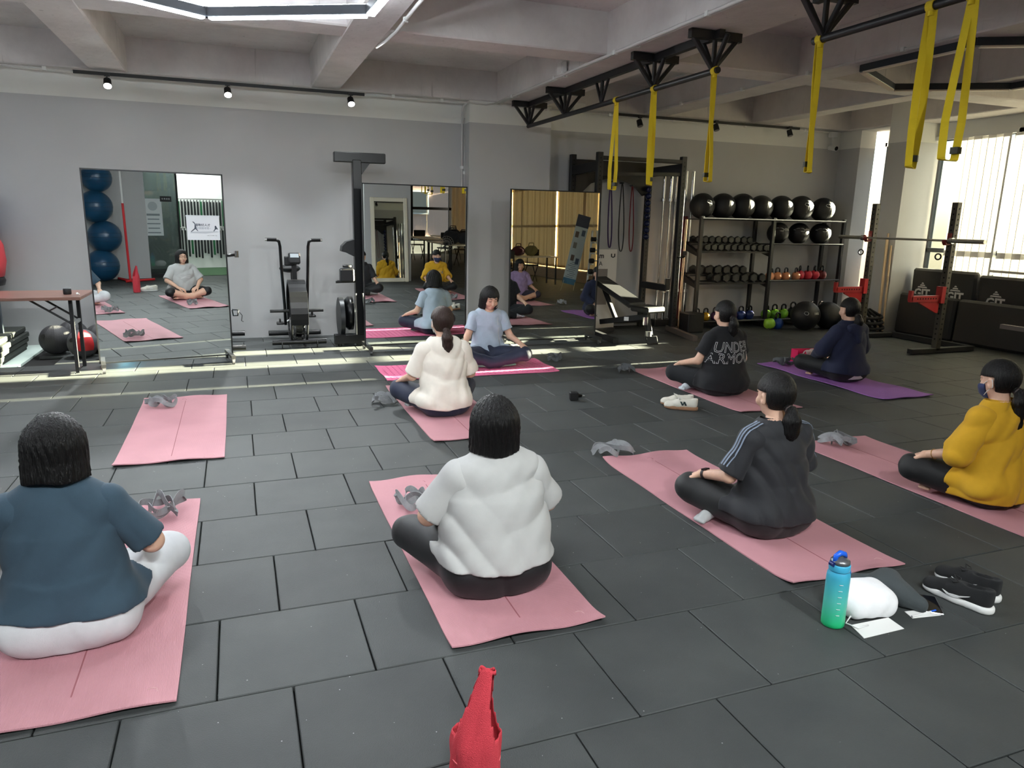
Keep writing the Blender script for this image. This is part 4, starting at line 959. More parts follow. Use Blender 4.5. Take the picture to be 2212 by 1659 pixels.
MB().lathe([(.0, .228), (.037, .228), (.0385, .232), (.0385, .252), (.037, .256), (0, .256)], n=32).build('collar', mat('cyan_plastic', (70, 175, 215), .35), bt)
MB().lathe([(0, .256), (.036, .256), (.035, .268), (.026, .276), (0, .278)], n=28).build('cap', mat('grey_cap', (120, 122, 125), .3, .6), bt)
MB().tube([(-.028, .0, .262), (-.024, 0, .288), (-.004, 0, .297), (.016, 0, .290), (.026, 0, .276)], [.008, .010, .011, .010, .006], 10).build('flip_lid', mat('blue_plastic', (30, 95, 215), .3), bt)
MB().cyl((-.038, -.010, .258), (-.038, .010, .258), .009, n=12).build('hinge', mat('navy_plastic', (20, 30, 90), .35), bt)
MB().tube([(.038, 0, .245), (.052, 0, .215), (.054, 0, .17), (.047, 0, .13), (.044, 0, .11)], .004, flat=(.014, .003, (0, 1, 0))).build('carry_strap', mat('blue_strap', (40, 130, 200), .5), bt)
for i, z in enumerate((.06, .085, .11, .135, .16, .185)):
    a = R(-118); MB().tube([Vector((.0432*math.cos(a+t), .0432*math.sin(a+t), z)) for t in (-.16, -.05, .05, .16)], .0012, 4).build('time_mark', wlog, bt)
pc = thing('cloth_pouch', 'bright white cloth pouch lying right of the bottle', 'pouch', (2.245, 1.96, 0), R(-8))
P_ = SDF().cone((-.06, -.02, .050), (.07, -.02, .050), .050, .056, k=.03).cone((-.05, .05, .055), (.07, .05, .055), .050, .055, k=.03).ell((0, .01, .06), (.115, .085, .06), k=.03)
P_.disp(wrinkles(71, .006, 30, 30, 1.5)).cut((0, 0, .002), (0, 0, -1))
np_obj('pouch_body', [P_.mesh((-.17, -.14, -.01), (.18, .17, .15), .006)], fabric('white_poplin', (238, 238, 240)), pc)
MB().tube([(.03, .02, .120), (.045, .005, .119), (.05, -.02, .113), (.075, .01, .113), (.085, .035, .112)], .0022, 5).build('pouch_logo', mat('pouch_print', (40, 42, 46), .6), pc)
MB().tube([(-.10, -.06, .03), (-.13, -.075, .012), (-.10, -.11, .008), (-.05, -.10, .010)], .003, 5).build('drawstring', wlog, pc)
jc = thing('grey_jacket', 'crumpled dark grey jacket behind the white pouch', 'jacket', (2.42, 2.03, 0), R(-20))
Jk = SDF().cone((-.10, .08, .03), (.06, .06, .04), .028, .04, k=.03).cone((.0, .02, .04), (.10, -.10, .025), .05, .03, k=.03).cone((.04, .05, .05), (.05, -.06, .045), .045, .04, k=.03).disp(wrinkles(72, .010, 26, 26, 1.6)).cut((0, 0, .002), (0, 0, -1))
np_obj('jacket_cloth', [Jk.mesh((-.17, -.18, -.01), (.2, .16, .12), .007)], fabric('slate_cloth', (62, 68, 70)), jc)
pp = MB().prism([(-.10, -.035), (.10, -.05), (.115, .03), (-.07, .05)], .0015, .003).build('paper_sheet', mat('paper', (232, 232, 230), .7), None, (2.20, 1.855, 0), (0, 0, R(5))); tag(pp, 'white paper sheet under the white pouch', 'paper')
pp2 = MB().prism([(-.07, -.02), (.06, -.03), (.075, .02), (-.06, .03)], .0015, .003).build('paper_sheet', MATS['paper'], None, (2.47, 1.875, 0), (0, 0, R(-4))); tag(pp2, 'small white paper right of the grey jacket', 'paper')
pn = thing('pen', 'white pen with blue cap on the small paper', 'pen', (2.46, 1.868, .007)); MB().cyl((-.06, -.004, 0), (.045, 0, 0), .0042, n=10).build('barrel', wlog, pn); MB().cyl((.045, 0, 0), (.072, .001, 0), .0048, n=10).build('cap', MATS['blue_plastic'], pn)
ph = thing('smartphone', 'dark smartphone lying on the floor beside the black shoes', 'phone', (2.555, 1.915, .0045), R(-38)); MB().box((0, 0, 0), (.072, .148, .008), bev=.003).build('case', mat('phone_rim', (190, 190, 192), .3, .7), ph); MB().box((0, 0, .0042), (.066, .142, .001)).build('screen', mat('phone_glass', (16, 17, 22), .08), ph)

# ------------------------------------------------------------------ red tote in front
tt = thing('tote_bag', 'red nonwoven carrier bag standing at the bottom picture edge', 'tote bag', (.478, 1.46, 0), R(-30))
RED = mat('red_nonwoven', (206, 62, 74), .8, bump=.5, bscale=420, noise=.06, nscale=12)
def bag_sheet(nu, nv, thick=.0016):
    """vest carrier: oval tube, cut out arm holes at the two sides, strips meet at the top"""
    V = []; F = []
    for j in range(nv+1):
        v = j/nv; z = .455*v
        for i in range(nu):
            a = 2*PI*i/nu; c, s0 = math.cos(a), math.sin(a)
            k = 1.0 if v < .55 else 1-.80*((v-.55)/.45)**1.3
            top = max(0, (v-.55)/.45)
            x = (.060*c)*(k*.9+.1)+.026*top**1.5; y = (.050*s0)*(1-.93*top**1.2)
            w = 1+.05*math.sin(5*a+9*v)+.03*math.sin(11*a-14*v)
            V.append((x*w, y*w, z+.004*math.sin(3*a)*top))
    keep = lambda i, j: not ((j/nv > .60) and (min(abs(((i+.5)/nu-q+.5) % 1-.5) for q in (0.0, .5)) < .085+.05*math.sin(PI*min(1, (j/nv-.60)/.40))) and j/nv < .965)
    for j in range(nv):
        for i in range(nu):
            if keep(i, j): F.append((j*nu+i, j*nu+(i+1) % nu, (j+1)*nu+(i+1) % nu, (j+1)*nu+i))
    F.append(tuple(range(nu-1, -1, -1)))
    return V, F
V, F = bag_sheet(56, 44)
o = MB().add(V, F, True).build('bag_body', RED, tt); md = o.modifiers.new('cloth', 'SOLIDIFY'); md.thickness = .0018; md.offset = 1
MB().tube([(.0602*math.cos(t), .0502*math.sin(t), .215) for t in np.linspace(0, 2*PI, 40)[:-1]], .0012, 5, closed=True).build('seam', mat('bag_seam', (226, 110, 118), .7), tt)
wht = mat('bag_print', (236, 225, 222), .6)
text_on('bag_print_text', 'THE CITY CAFE', .0135, Matrix.Translation((.012, -.0555, .165)) @ Matrix.Rotation(R(90), 4, 'X') @ Matrix.Rotation(R(8), 4, 'Z'), wht, tt, bold=.0004)
sk_ = MB(); xx = -.035
for i, hgt in enumerate((.004, .010, .006, .016, .012, .020, .009, .014)):
    sk_.box((xx+.011*i, -.0558, .178+hgt/2+.0015*i), (.0012, .0008, hgt)); sk_.box((xx+.011*i+.005, -.0558, .178+hgt+.0015*i), (.010, .0008, .0012))
tag(sk_.build('skyline_print', wht, tt), kind='stuff')

# ------------------------------------------------------------------ speaker cube, pink bag
sp = thing('portable_speaker', 'small black cube speaker on the floor in the middle', 'speaker', (2.63, 5.47, 0), R(-15)); MB().box((0, 0, .036), (.074, .066, .072), bev=.008).build('speaker_box', mat('speaker_black', (14, 14, 15), .6), sp); MB().box((0, -.034, .036), (.06, .004, .058)).build('grille', mat('speaker_grille', (22, 22, 24), .8, bump=1, bscale=900), sp)
kf = thing('key_fob', 'small round black fob behind the cube speaker', 'fob', (2.72, 5.56, 0)); MB().sphere((0, 0, .012), .03, 18, 10, sc=(1.2, .9, .4)).build('fob_body', mat('gloss_black', (12, 12, 13), .15), kf); MB().torus((.045, 0, .008), .014, .002).build('fob_ring', STEEL, kf)
pb = thing('toiletry_bag', 'open hot pink bag near the navy jacket with white bundles in it', 'bag', (5.92, 6.36, 0), R(-12))
PK = mat('pink_vinyl', (225, 40, 98), .35)
b = MB(); b.box((0, .07, .075), (.30, .004, .15)); b.box((-.15, 0, .075), (.004, .14, .15)); b.box((.15, 0, .075), (.004, .14, .15)); b.box((0, 0, .004), (.30, .14, .006)); b.build('bag_shell', PK, pb)
MB().box((0, -.07, .045), (.30, .004, .09)).build('front_panel', PK, pb)
for sx in (-1, 1): MB().tube([(sx*.09, -.073, .09), (sx*.075, -.085, .14), (sx*.05, -.09, .06), (sx*.03, -.085, .01)], .006, flat=(.022, .003, (1, 0, 0))).build('handle', PK, pb)
for i, (xx, rr) in enumerate(((-.08, .045), (.02, .062), (.09, .05))): tag(MB().sphere((5.92+xx, 6.36+.01*i, .068+.02*i), rr, 14, 9, sc=(1, .8, .9)).build('rolled_sock', mat('sock_cloth', (205, 190, 190), .9), None), ['left small white rolled bundle in the pink bag', 'largest white rolled bundle in the middle of the pink bag', 'right white rolled bundle in the pink bag'][i], 'sock roll', 'bundles in the pink bag')
# ------------------------------------------------------------------ mirrors on casters
def mirror_stand(label, cx, cy, rz, w, h, z0, tilt):
    t = thing('standing_mirror', label, 'mirror', (cx, cy, 0), R(rz), group='large mirrors on casters')
    rm = rotx(R(tilt)); c = Vector((0, 0, z0))
    def P(x, y, z): return c+rm @ Vector((x, y, z))
    MB().box(P(0, .006, h/2), (w-.012, .004, h-.012), rot=rm).build('mirror_glass', MIRROR, t)
    MB().box(P(0, .022, h/2), (w-.01, .02, h-.01), rot=rm).build('back_panel', mat('mirror_back', (40, 40, 42), .7), t)
    fr = MB()
    for sx in (-1, 1): fr.box(P(sx*(w/2-.006), .010, h/2), (.012, .034, h), rot=rm)
    for zz in (.006, h-.006): fr.box(P(0, .010, zz), (w, .034, .012), rot=rm)
    fr.build('frame', mat('mirror_frame', (22, 24, 26), .4), t)
    for sx in (-1, 1):
        f = MB().box((sx*(w/2-.03), .02, .075), (.04, .46, .03)).box((sx*(w/2-.03), .04, .11), (.03, .03, .08)).build('foot', BLACKM, t)
        for sy in (-1, 1):
            q = Vector((sx*(w/2-.03), .02+sy*.20, .028)); cb = MB().cyl(q+Vector((-.012, 0, 0)), q+Vector((.012, 0, 0)), .028, n=16).box(q+Vector((0, 0, .022)), (.034, .03, .026)); cb.build('caster', mat('caster_grey', (90, 90, 92), .35, .5), f)
    return t
MR1 = mirror_stand('large mirror with a paper sign taped on it, left of the air bike', -.687, 7.859, 9.5, 1.21, 1.80, .065, .5)
MR2 = mirror_stand('large mirror behind the instructor, right of the tall black post', 1.889, 8.148, 1.5, 1.19, 1.77, .075, .5)
MR3 = mirror_stand('large dark mirror in front of the black power rack', 3.62, 8.20, 0, 1.17, 1.79, .055, -.5)
sg = thing('paper_sign', 'white printed paper sign taped to the left mirror', 'sign', (-.687, 7.859, 0), R(9.5)); sg.rotation_euler = (R(.5), 0, R(9.5))
MB().box((.40, -.006, 1.345), (.300, .0015, .225)).build('sheet', mat('sign_paper', (232, 236, 240), .5), sg)
MB().box((.40, -.008, 1.462), (.305, .004, .014)).build('clip_strip', mat('clip_plastic', (225, 230, 235), .3), sg)
ink = mat('sign_ink', (70, 80, 92), .7); ink2 = mat('sign_ink_light', (150, 158, 168), .7)
Ms = lambda x, z: Matrix.Translation((x, -.0075, z)) @ Matrix.Rotation(R(90), 4, 'X')
text_on('sign_text', '運動好人才', .028, Ms(.395, 1.375), ink, sg, bold=.0004); text_on('sign_text', '空間圖地管~', .024, Ms(.40, 1.345), ink2, sg); text_on('sign_text', 'O 紅 子 中 時 子 台', .011, Ms(.475, 1.275), ink, sg)
MB().prism([(.315, -1.395), (.33, -1.38), (.345, -1.33), (.325, -1.345), (.29, -1.315), (.30, -1.31)], 0, 0) if False else None
fg = MB()
for pl in ([(.300, 1.41), (.318, 1.405), (.33, 1.385), (.338, 1.34), (.352, 1.318), (.345, 1.318), (.327, 1.338), (.30, 1.318), (.285, 1.308), (.283, 1.313), (.318, 1.345), (.322, 1.385)], [(.505, 1.37), (.515, 1.372), (.535, 1.335), (.515, 1.338), (.495, 1.315), (.49, 1.32), (.503, 1.34)]):
    n = len(pl); fg.add([(x, -.0075, z) for x, z in pl], [tuple(range(n-1, -1, -1))])
fg.build('dancer_print', ink, sg)
MB().add([(.29, -.0074, 1.312), (.52, -.0074, 1.318), (.55, -.0074, 1.312), (.42, -.0074, 1.295), (.275, -.0074, 1.298)], [(4, 3, 2, 1, 0)]).build('shadow_print', mat('sign_grey', (196, 202, 208), .7), sg)

# ------------------------------------------------------------------ folding table, left
TOP = mat('brown_laminate', (112, 82, 72), .32, noise=.12, nscale=4, stretch=(1, 9, 9))
tb = thing('folding_table', 'brown folding table with black steel legs at the left', 'table', (-2.24, 7.85, 0))
MB().box((0, 0, .715), (1.80, .70, .028), bev=.004).build('tabletop', TOP, tb)
for sx in (-1, 1):
    for sy in (-.15, .19):
        MB().box((sx*.78+.0, sy, .352), (.03, .03, .70)).build('leg', BLACKM, tb)
    MB().box((sx*.78, .02, .46), (.02, .34, .03)).build('cross_rail', mat('rail_grey', (110, 112, 112), .5), tb)
    for sy in (-.15, .19):
        a = Vector((sx*.78, sy, .46)); b = Vector((sx*.44, sy, .70)); MB().cyl(a, b, .010, n=8).build('brace', BLACKM, tb)
    MB().cyl((sx*.60, -.15, .585), (sx*.60, .19, .585), .007, n=8).build('brace_rod', BLACKM, tb)
tc_ = thing('round_speaker', 'small round black speaker on the brown table', 'speaker', (-1.49, 7.78, .729)); MB().lathe([(0, 0), (.03, 0), (.034, .008), (.034, .048), (.030, .056), (0, .057)], n=24).build('speaker_body', mat('cup_black', (18, 19, 22), .5), tc_); MB().torus((0, 0, .055), .029, .003).build('top_ring', mat('cup_grey', (120, 124, 128), .4), tc_)
ep = thing('earbud', 'tiny white earbud on the brown table', 'earbud', (-1.40, 7.72, .729)); MB().sphere((0, 0, .012), .011, 12, 8).build('bud', WHITEP, ep); MB().cyl((.004, 0, .012), (.02, 0, .004), .004, n=8).build('stem', WHITEP, ep)

# ------------------------------------------------------------------ slam balls under the table
def slam(label, x, y, r, m, m2=None, rot=0):
    t = thing('slam_ball', label, 'ball', (x, y, r), rot, group='slam balls on the floor by the wall')
    b = MB(); nu, nv = 40, 24
    V = []; F = []
    for j in range(nv+1):
        th = PI*j/nv
        for i in range(nu):
            a = 2*PI*i/nu; rr = r*(1+.012*math.sin(10*a+ (j % 2)*PI)*math.sin(th)*(1 if j % 2 else -1)); V.append((rr*math.sin(th)*math.cos(a), rr*math.sin(th)*math.sin(a), rr*math.cos(th)))
    for j in range(nv):
        for i in range(nu): F.append((j*nu+i, (j+1)*nu+i, (j+1)*nu+(i+1) % nu, j*nu+(i+1) % nu))
    o = b.add(V, F, False).build('ball_skin', m, t)
    n_ = Vector((-.55, -.75, .35)).normalized()
    MB().cyl(n_*r*.985, n_*r*1.012, r*.16, n=14).build('valve', BLACKM, t)
    if m2:
        V = []; F = []; k = 14
        for j in range(k+1):
            th = R(20+95*j/k)
            for i in range(k+1):
                a = R(-100+62*i/k); V.append((1.02*r*math.sin(th)*math.cos(a), 1.02*r*math.sin(th)*math.sin(a), 1.02*r*math.cos(th)))
        for j in range(k):
            for i in range(k): F.append((j*(k+1)+i, (j+1)*(k+1)+i, (j+1)*(k+1)+i+1, j*(k+1)+i+1))
        MB().add(V, F, True).build('colour_panel', m2, t)
    return t
SB = mat('slam_rubber', (52, 52, 54), .6, bump=.3, bscale=120); SR = mat('ball_red', (205, 48, 52), .5); SBl = mat('ball_blue', (30, 150, 205), .5); SG = mat('ball_grey', (80, 80, 84), .6)
slam('front black textured slam ball with a valve, leftmost on the floor', -1.84, 8.80, .155, SB)
slam('black textured slam ball behind the leftmost one', -1.74, 9.12, .155, SB)
slam('black and red slam ball between the table legs', -1.55, 8.56, .145, SG, SR)
slam('black slam ball resting between the wall and the red one', -1.44, 8.86, .15, SB)
slam('upper black textured slam ball leaning at the mirror edge', -1.27, 9.20, .155, SB).location.z = .40
slam('grey slam ball with red stripe at the mirror edge', -1.28, 8.72, .14, SG, SR, R(60))
slam('grey slam ball with light blue panel at the mirror edge', -1.26, 8.40, .14, SG, SBl, R(40))
slam('black slam ball hidden low behind the mirror edge', -1.27, 9.20, .155, SB)

# ------------------------------------------------------------------ left edge: stacked mats, board, dummy
for i in range(4):
    o = MB().box((-2.62+.012*((i*7) % 3), 8.66+.01*((i*5) % 3), .052+i*.058), (.86, 1.05, .052), bev=.008).build('rubber_mat', mat('stack_mat', (42, 46, 42), .75, noise=.1, nscale=6, bump=.3, bscale=80), None)
    tag(o, ['lowest dark rubber mat of the stack at the left edge', 'second dark rubber mat from the floor in the left stack', 'third dark rubber mat from the floor in the left stack', 'topmost dark rubber mat of the stack at the left edge'][i], 'mat', 'stacked rubber mats')
o = MB().box((-2.62, 8.66, .013), (.84, 1.02, .024)).build('stack_base', mat('stack_mat', (42, 46, 42)), None); tag(o, 'dark base board under the stacked rubber mats', 'board')
bd = thing('display_board', 'dark board with a white A standing on the stacked mats', 'board', (-2.70, 8.75, .252), R(-6)); MB().box((0, 0, .24), (.86, .03, .48)).build('panel', mat('slate_board', (58, 66, 72), .5), bd)
text_on('letter_print', 'A', .34, Matrix.Translation((.27, -.017, .20)) @ Matrix.Rotation(R(90), 4, 'X'), wlog, bd, bold=.008)
dm = thing('punch_dummy', 'red and blue padded training dummy at the left edge', 'training dummy', (-2.585, 9.15, 0))
MB().cyl((0, 0, .254), (0, 0, .74), .06, n=14).build('stand', BLACKM, dm)
MB().lathe([(.0, .74), (.22, .75), (.27, .80), (.30, .95), (.29, 1.12), (.26, 1.19), (0, 1.2)], n=32).build('red_pad', mat('red_vinyl', (196, 62, 70), .5, bump=.3, bscale=25), dm)
MB().lathe([(.0, .70), (.26, .70), (.275, .75), (.26, .79), (0, .80)], n=32).build('belt', BLACKM, dm)
MB().lathe([(0, 1.19), (.255, 1.20), (.265, 1.30), (.25, 1.55), (.18, 1.68), (0, 1.72)], n=32).build('blue_pad', mat('blue_vinyl', (42, 110, 205), .5, bump=.3, bscale=25), dm)

# ------------------------------------------------------------------ air bike
bk = thing('air_bike', 'black air bike with fan wheel facing the room', 'exercise bike', (.625, 8.95, 0))
gb = mat('bike_black', (16, 17, 19), .3)
for y, w_ in ((-.33, .30), (.38, .31)):
    MB().cyl((-w_, y, .07), (w_, y, .07), .032, n=16).build('base_bar', gb, bk)
for sx in (-1, 1): MB().cyl((sx*.19, -.37, .045), (sx*.20, -.37, .045), .04, n=14).build('transport_wheel', BLACKM, bk)
MB().box((0, .05, .10), (.07, .80, .06), bev=.01).build('base_beam', gb, bk)
cy_, cz_, rw = -.16, .405, .345
fanm = mat('fan_cage', (60, 62, 62), .25, .8)
MB().cyl((-.035, cy_, cz_), (.035, cy_, cz_), rw*.86, n=40).build('fan_wheel', mat('fan_dark', (26, 28, 28), .35, .3), bk)
for k in range(26):
    a0 = 2*PI*k/26; d = Vector((0, math.cos(a0), math.sin(a0))); c = Vector((0, cy_, cz_))
    MB().tube([c+Vector((-.062, 0, 0))+d*rw*.25, c+Vector((-.066, 0, 0))+d*rw*.8, c+Vector((-.045, 0, 0))+d*rw*.97, c+d*rw, c+Vector((.045, 0, 0))+d*rw*.97, c+Vector((.066, 0, 0))+d*rw*.8, c+Vector((.062, 0, 0))+d*rw*.25], .0028, 5).build('cage_wire', fanm, bk)
for sx in (-1, 1): MB().torus((sx*.085, cy_, cz_), rw*.99, .013, ax=(1, 0, 0), n=40).build('wheel_guard', gb, bk)
MB().tube([(0, cy_+rw*math.cos(t)*1.03, cz_+rw*math.sin(t)*1.03) for t in np.linspace(R(-20), R(200), 22)], .01, flat=(.19, .012, (1, 0, 0))).build('fender', gb, bk)
for sx in (-1, 1):
    arm = MB().tube([(sx*.125, .02, .22), (sx*.128, .0, .45), (sx*.148, -.06, .90), (sx*.155, -.10, 1.14), (sx*.165, -.115, 1.195), (sx*.205, -.12, 1.215), (sx*.29, -.12, 1.215)], .017, 12).build('arm_lever', gb, bk)
    MB().cyl((sx*.19, -.12, 1.214), (sx*.295, -.12, 1.216), .021, n=14).build('hand_grip', mat('grip_rubber', (24, 24, 25), .8), arm)
    MB().cyl((sx*.295, -.12, 1.216), (sx*.315, -.12, 1.216), .020, n=14).build('grip_cap', CHROME, arm)
    MB().cyl((sx*.09, -.12, .402), (sx*.30, -.12, .402), .018, n=14).build('foot_peg', gb, bk)
    z = .235 if sx < 0 else .315
    cr_ = MB().cyl((sx*.08, .06, .27), (sx*.13, .06, z), .012, n=10).build('crank', STEEL, bk)
    MB().box((sx*.185, .06, z), (.085, .10, .028), bev=.008).box((sx*.185, .06, z+.03), (.02, .09, .04)).build('pedal', BLACKM, bk)
MB().box((0, .05, .80), (.055, .05, .36)).build('console_post', gb, bk)
cs = MB().box((.0, -.05, 1.0), (.13, .06, .13), bev=.012, rot=rotx(R(-18))).box((-.06, .0, .97), (.10, .05, .11), bev=.01).build('console', BLACKM, bk); MB().box((.0, -.088, 1.035), (.095, .006, .045), rot=rotx(R(-18))).build('display', mat('lcd_white', (190, 200, 205), .3), cs)
MB().sphere((-.03, .33, .86), .13, 18, 10, sc=(.95, .95, .38)).build('saddle', mat('saddle_black', (20, 20, 21), .6), bk); MB().cyl((0, .28, .13), (0, .33, .82), .025, n=12).build('seat_post', gb, bk)

# ------------------------------------------------------------------ tall post trainer beside it
sk2 = thing('ski_trainer', 'tall black T shaped post trainer left of the middle mirror', 'trainer', (1.30, 8.62, 0))
MB().box((.02, 0, 1.06), (.10, .11, 2.10), bev=.006).build('post', gb, sk2); MB().box((.058, 0, 2.135), (.575, .09, .11), bev=.008).build('cross_head', gb, sk2)
MB().prism([(.07, 2.08), (.17, 2.08), (.07, 1.95)], -.045, .045, Matrix.Rotation(R(90), 4, 'X')).build('gusset', gb, sk2)
MB().box((-.05, 0, .085), (.46, .12, .11), bev=.006).build('base_block', gb, sk2)
for sx in (-.22, .14): MB().cyl((sx, 0, .0), (sx, 0, .03), .025, n=12).build('rubber_foot', BLACKM, sk2)
MB().cyl((-.20, .20, .31), (-.15, .20, .31), .24, n=36).build('flywheel', mat('flywheel_grey', (44, 46, 48), .4, .4), sk2)
MB().lathe([(0, 0), (.16, .01), (.20, .05), (.20, .10), (0, .12)], c=(-.14, .20, .36), rot=roty(R(90))).build('wheel_housing', gb, sk2)
MB().prism([(-.18, 1.10), (-.17, 1.16), (-.12, 1.21), (-.03, 1.235), (-.03, 1.04), (-.12, 1.085)], -.09, .09, Matrix.Rotation(R(90), 4, 'X')).build('seat_shell', mat('seat_black', (22, 23, 25), .45), sk2)
MB().box((-.12, -.02, .83), (.16, .12, .15), bev=.015).build('monitor_box', BLACKM, sk2); MB().lathe([(0, .0), (.055, .0), (.055, .03), (0, .03)], c=(-.11, -.02, .915)).build('knob', BLACKM, sk2)
MB().cyl((-.25, -.03, .755), (.0, -.03, .76), .017, n=12).build('handle_bar', BLACKM, sk2)
for dx, x1 in ((-.03, -.03), (.05, .09)): MB().cyl((dx, -.06, .62), (x1, -.06, .14), .009, n=8).build('stay', STEEL, sk2)
# foot of a rower seen between the left mirror and the bike
rw_ = thing('rower_end', 'chrome and black rower end sticking out behind the left mirror', 'rowing machine', (-.10, 8.55, 0))
MB().cyl((-.35, -.07, .05), (.14, -.07, .05), .03, n=14).build('front_bar', gb, rw_); MB().cyl((-.35, .65, .10), (.14, .65, .10), .03, n=14).build('rear_bar', gb, rw_); MB().box((-.12, .3, .12), (.07, .8, .06)).build('rail', STEEL, rw_)
MB().box((-.12, .0, .60), (.06, .06, .92)).build('upright', gb, rw_); MB().tube([(-.12, 0, 1.05), (.02, 0, 1.05), (.10, 0, 1.06)], .016, 10).build('arm', gb, rw_); MB().cyl((.10, 0, 1.03), (.10, 0, 1.10), .024, n=12).build('grip', CHROME, rw_)
MB().tube([(.02, -.02, .46), (.03, -.03, .40), (.075, -.03, .40), (.085, -.02, .46), (.02, -.02, .465)], .008, 8).build('pulley_hook', gb, rw_); MB().tube([(.085, -.02, .45), (.12, -.02, .40), (.11, -.02, .34), (.13, -.02, .33)], .004, 6).build('cable', gb, rw_)

# ------------------------------------------------------------------ power rack with bands
pr = thing('power_rack', 'black power rack behind the third mirror', 'rack', (0, 0, 0))
UP = {'fl': (4.46, 8.80), 'fr': (5.72, 8.80), 'rl': (4.33, 9.33), 'rr': (5.52, 9.33)}
hol = mat('hole_dark', (6, 6, 6), .9)
for k, (x, y) in UP.items():
    u = MB().box((x, y, 1.185), (.075, .075, 2.37), bev=.004).build('upright', BLACKM, pr)
    hb = MB()
    for i in range(40): hb.cyl((x, y-.0385, .15+i*.055), (x, y-.0375, .15+i*.055), .010, n=8)
    tag(hb.build('pin_holes', hol, u), kind='stuff')
def beam(p, q, w=.07, h=.07, nm='crossmember', par=pr, m=BLACKM):
    p, q = Vector(p), Vector(q); d = q-p; a = math.atan2(d.y, d.x); el = math.atan2(d.z, math.hypot(d.x, d.y))
    return MB().box((p+q)/2, (d.length, w, h), rot=rotz(a) @ roty(-el), bev=.004).build(nm, m, par)
beam((4.46, 8.80, 2.30), (5.72, 8.80, 2.30), h=.05); beam((4.46, 8.80, 2.10), (5.72, 8.80, 2.14), w=.03, h=.05, nm='pull_up_bar'); beam((4.33, 9.33, 2.26), (5.52, 9.33, 2.26), h=.10)
beam((4.46, 8.80, 2.20), (4.33, 9.33, 2.16), h=.12); beam((5.72, 8.80, 2.22), (5.52, 9.33, 2.18), h=.12)
# arched sign plate between the rear uprights
pts = [(-.56, 0), (.56, 0), (.56, -.34), (.48, -.36), (.33, -.22), (.1, -.15), (-.1, -.15), (-.33, -.22), (-.48, -.36), (-.56, -.34)]
MB().prism([(4.92+x, 2.22+z) for x, z in pts], -9.30, -9.28, Matrix.Rotation(R(90), 4, 'X')).build('arch_plate', BLACKM, pr)
beam((4.33, 9.33, .10), (5.52, 9.33, .10)); beam((4.46, 8.80, .035), (4.40, 8.0, .035), nm='foot_beam'); beam((5.72, 8.90, .035), (5.52, 7.93, .035), nm='foot_beam', m=mat('foot_grey', (92, 82, 76), .5))
for i in range(7): MB().cyl((5.685-.017*i, 8.5-.08*i, .04), (5.64-.017*i, 8.5-.08*i, .04), .010, n=8).build('foot_hole', hol, pr)
beam((5.50, 9.30, .62), (5.55, 8.72, .62), h=.09, nm='safety_arm'); MB().box((5.55, 8.72, .67), (.06, .03, .16)).build('arm_stop', BLACKM, pr)
for zz in (1.10,): MB().tube([(5.72, 8.75, zz-.06), (5.72, 8.66, zz-.06), (5.72, 8.62, zz-.03), (5.72, 8.62, zz+.03)], .022, flat=(.05, .02, (1, 0, 0))).build('bar_hook', BLACKM, pr)
MB().cyl((5.80, 8.76, .02), (5.80, 8.74, 1.55), .014, n=12).build('sunlit_edge', mat('sunlit_edge_tone', (205, 170, 140), .15, 1.0), pr)  # warm rod stands in for the sunlit edge of the right front upright
for i in range(8): 
    o = MB().sphere((5.475, 9.24, 1.30+.093*i), .045, 14, 9).build('blue_peg', mat('peg_blue', (22, 30, 62), .25), pr)
bxx = MB().box((5.98, 8.72, .135), (.26, .26, .27), bev=.01).build('plate_box', BLACKM, None); tag(bxx, 'black storage box at the foot of the power rack', 'box')
def band(label, x, y, ztop, zbot, w, rgb, gap):
    t = thing('resistance_band', label, 'resistance band', (x, y, 0), group='resistance bands on the rack'); m = mat('band_%d_%d_%d' % rgb, rgb, .5)
    L = []
    for q in np.linspace(0, 2*PI, 60)[:-1]:
        c, s0 = math.cos(q), math.sin(q); z = (ztop+zbot)/2+(ztop-zbot)/2*c; bow = gap*(.35+.65*(1-c)/2)
        L.append((bow*s0+.03*(1-c)/2, 0, z))
    MB().tube(L, .004, closed=True, flat=(w, .005, (0, 1, 0))).build('band_loop', m, t); MB().cyl((0, .06, ztop-.01), (0, -.03, ztop-.01), .012, n=10).build('peg', BLACKM, t)
    return t
band('green resistance band hanging left in the power rack', 4.66, 9.22, 2.06, 1.20, .064, (20, 96, 44), .045); band('purple resistance band hanging behind the mirror edge', 4.86, 9.22, 2.04, 1.14, .03, (60, 36, 92), .04)
band('black resistance band hanging in the middle of the rack', 5.04, 9.22, 2.03, 1.09, .022, (14, 14, 15), .055); band('red resistance band hanging right in the rack', 5.20, 9.22, 2.0, 1.09, .022, (120, 22, 32), .045)

# barbells standing in a holder
hold = MB().box((6.02, 9.33, .05), (.60, .16, .10), bev=.006).build('bar_holder', BLACKM, None); tag(hold, 'black floor holder for the upright barbells', 'holder')
words = ['leftmost', 'second', 'third', 'fourth', 'fifth', 'rightmost']
for i in range(6):
    x = (5.80, 5.87, 6.00, 6.06, 6.16, 6.23)[i]; y = 9.33-(.035 if i % 2 else -.035); t = thing('barbell', 'upright chrome barbell against the wall, %s of six' % words[i], 'barbell', (x, y, .10), group='upright barbells')
    MB().cyl((0, 0, .42), (0, 0, 1.72), .0135, n=12).build('shaft', CHROME, t)
    for a, b in ((.0, .40), (1.74, 2.13)): MB().cyl((0, 0, a), (0, 0, b), .0245, n=14).build('sleeve', CHROME, t)
    for a in (.40, 1.70): MB().cyl((0, 0, a), (0, 0, a+.04), .036, n=14).build('collar', STEEL, t)

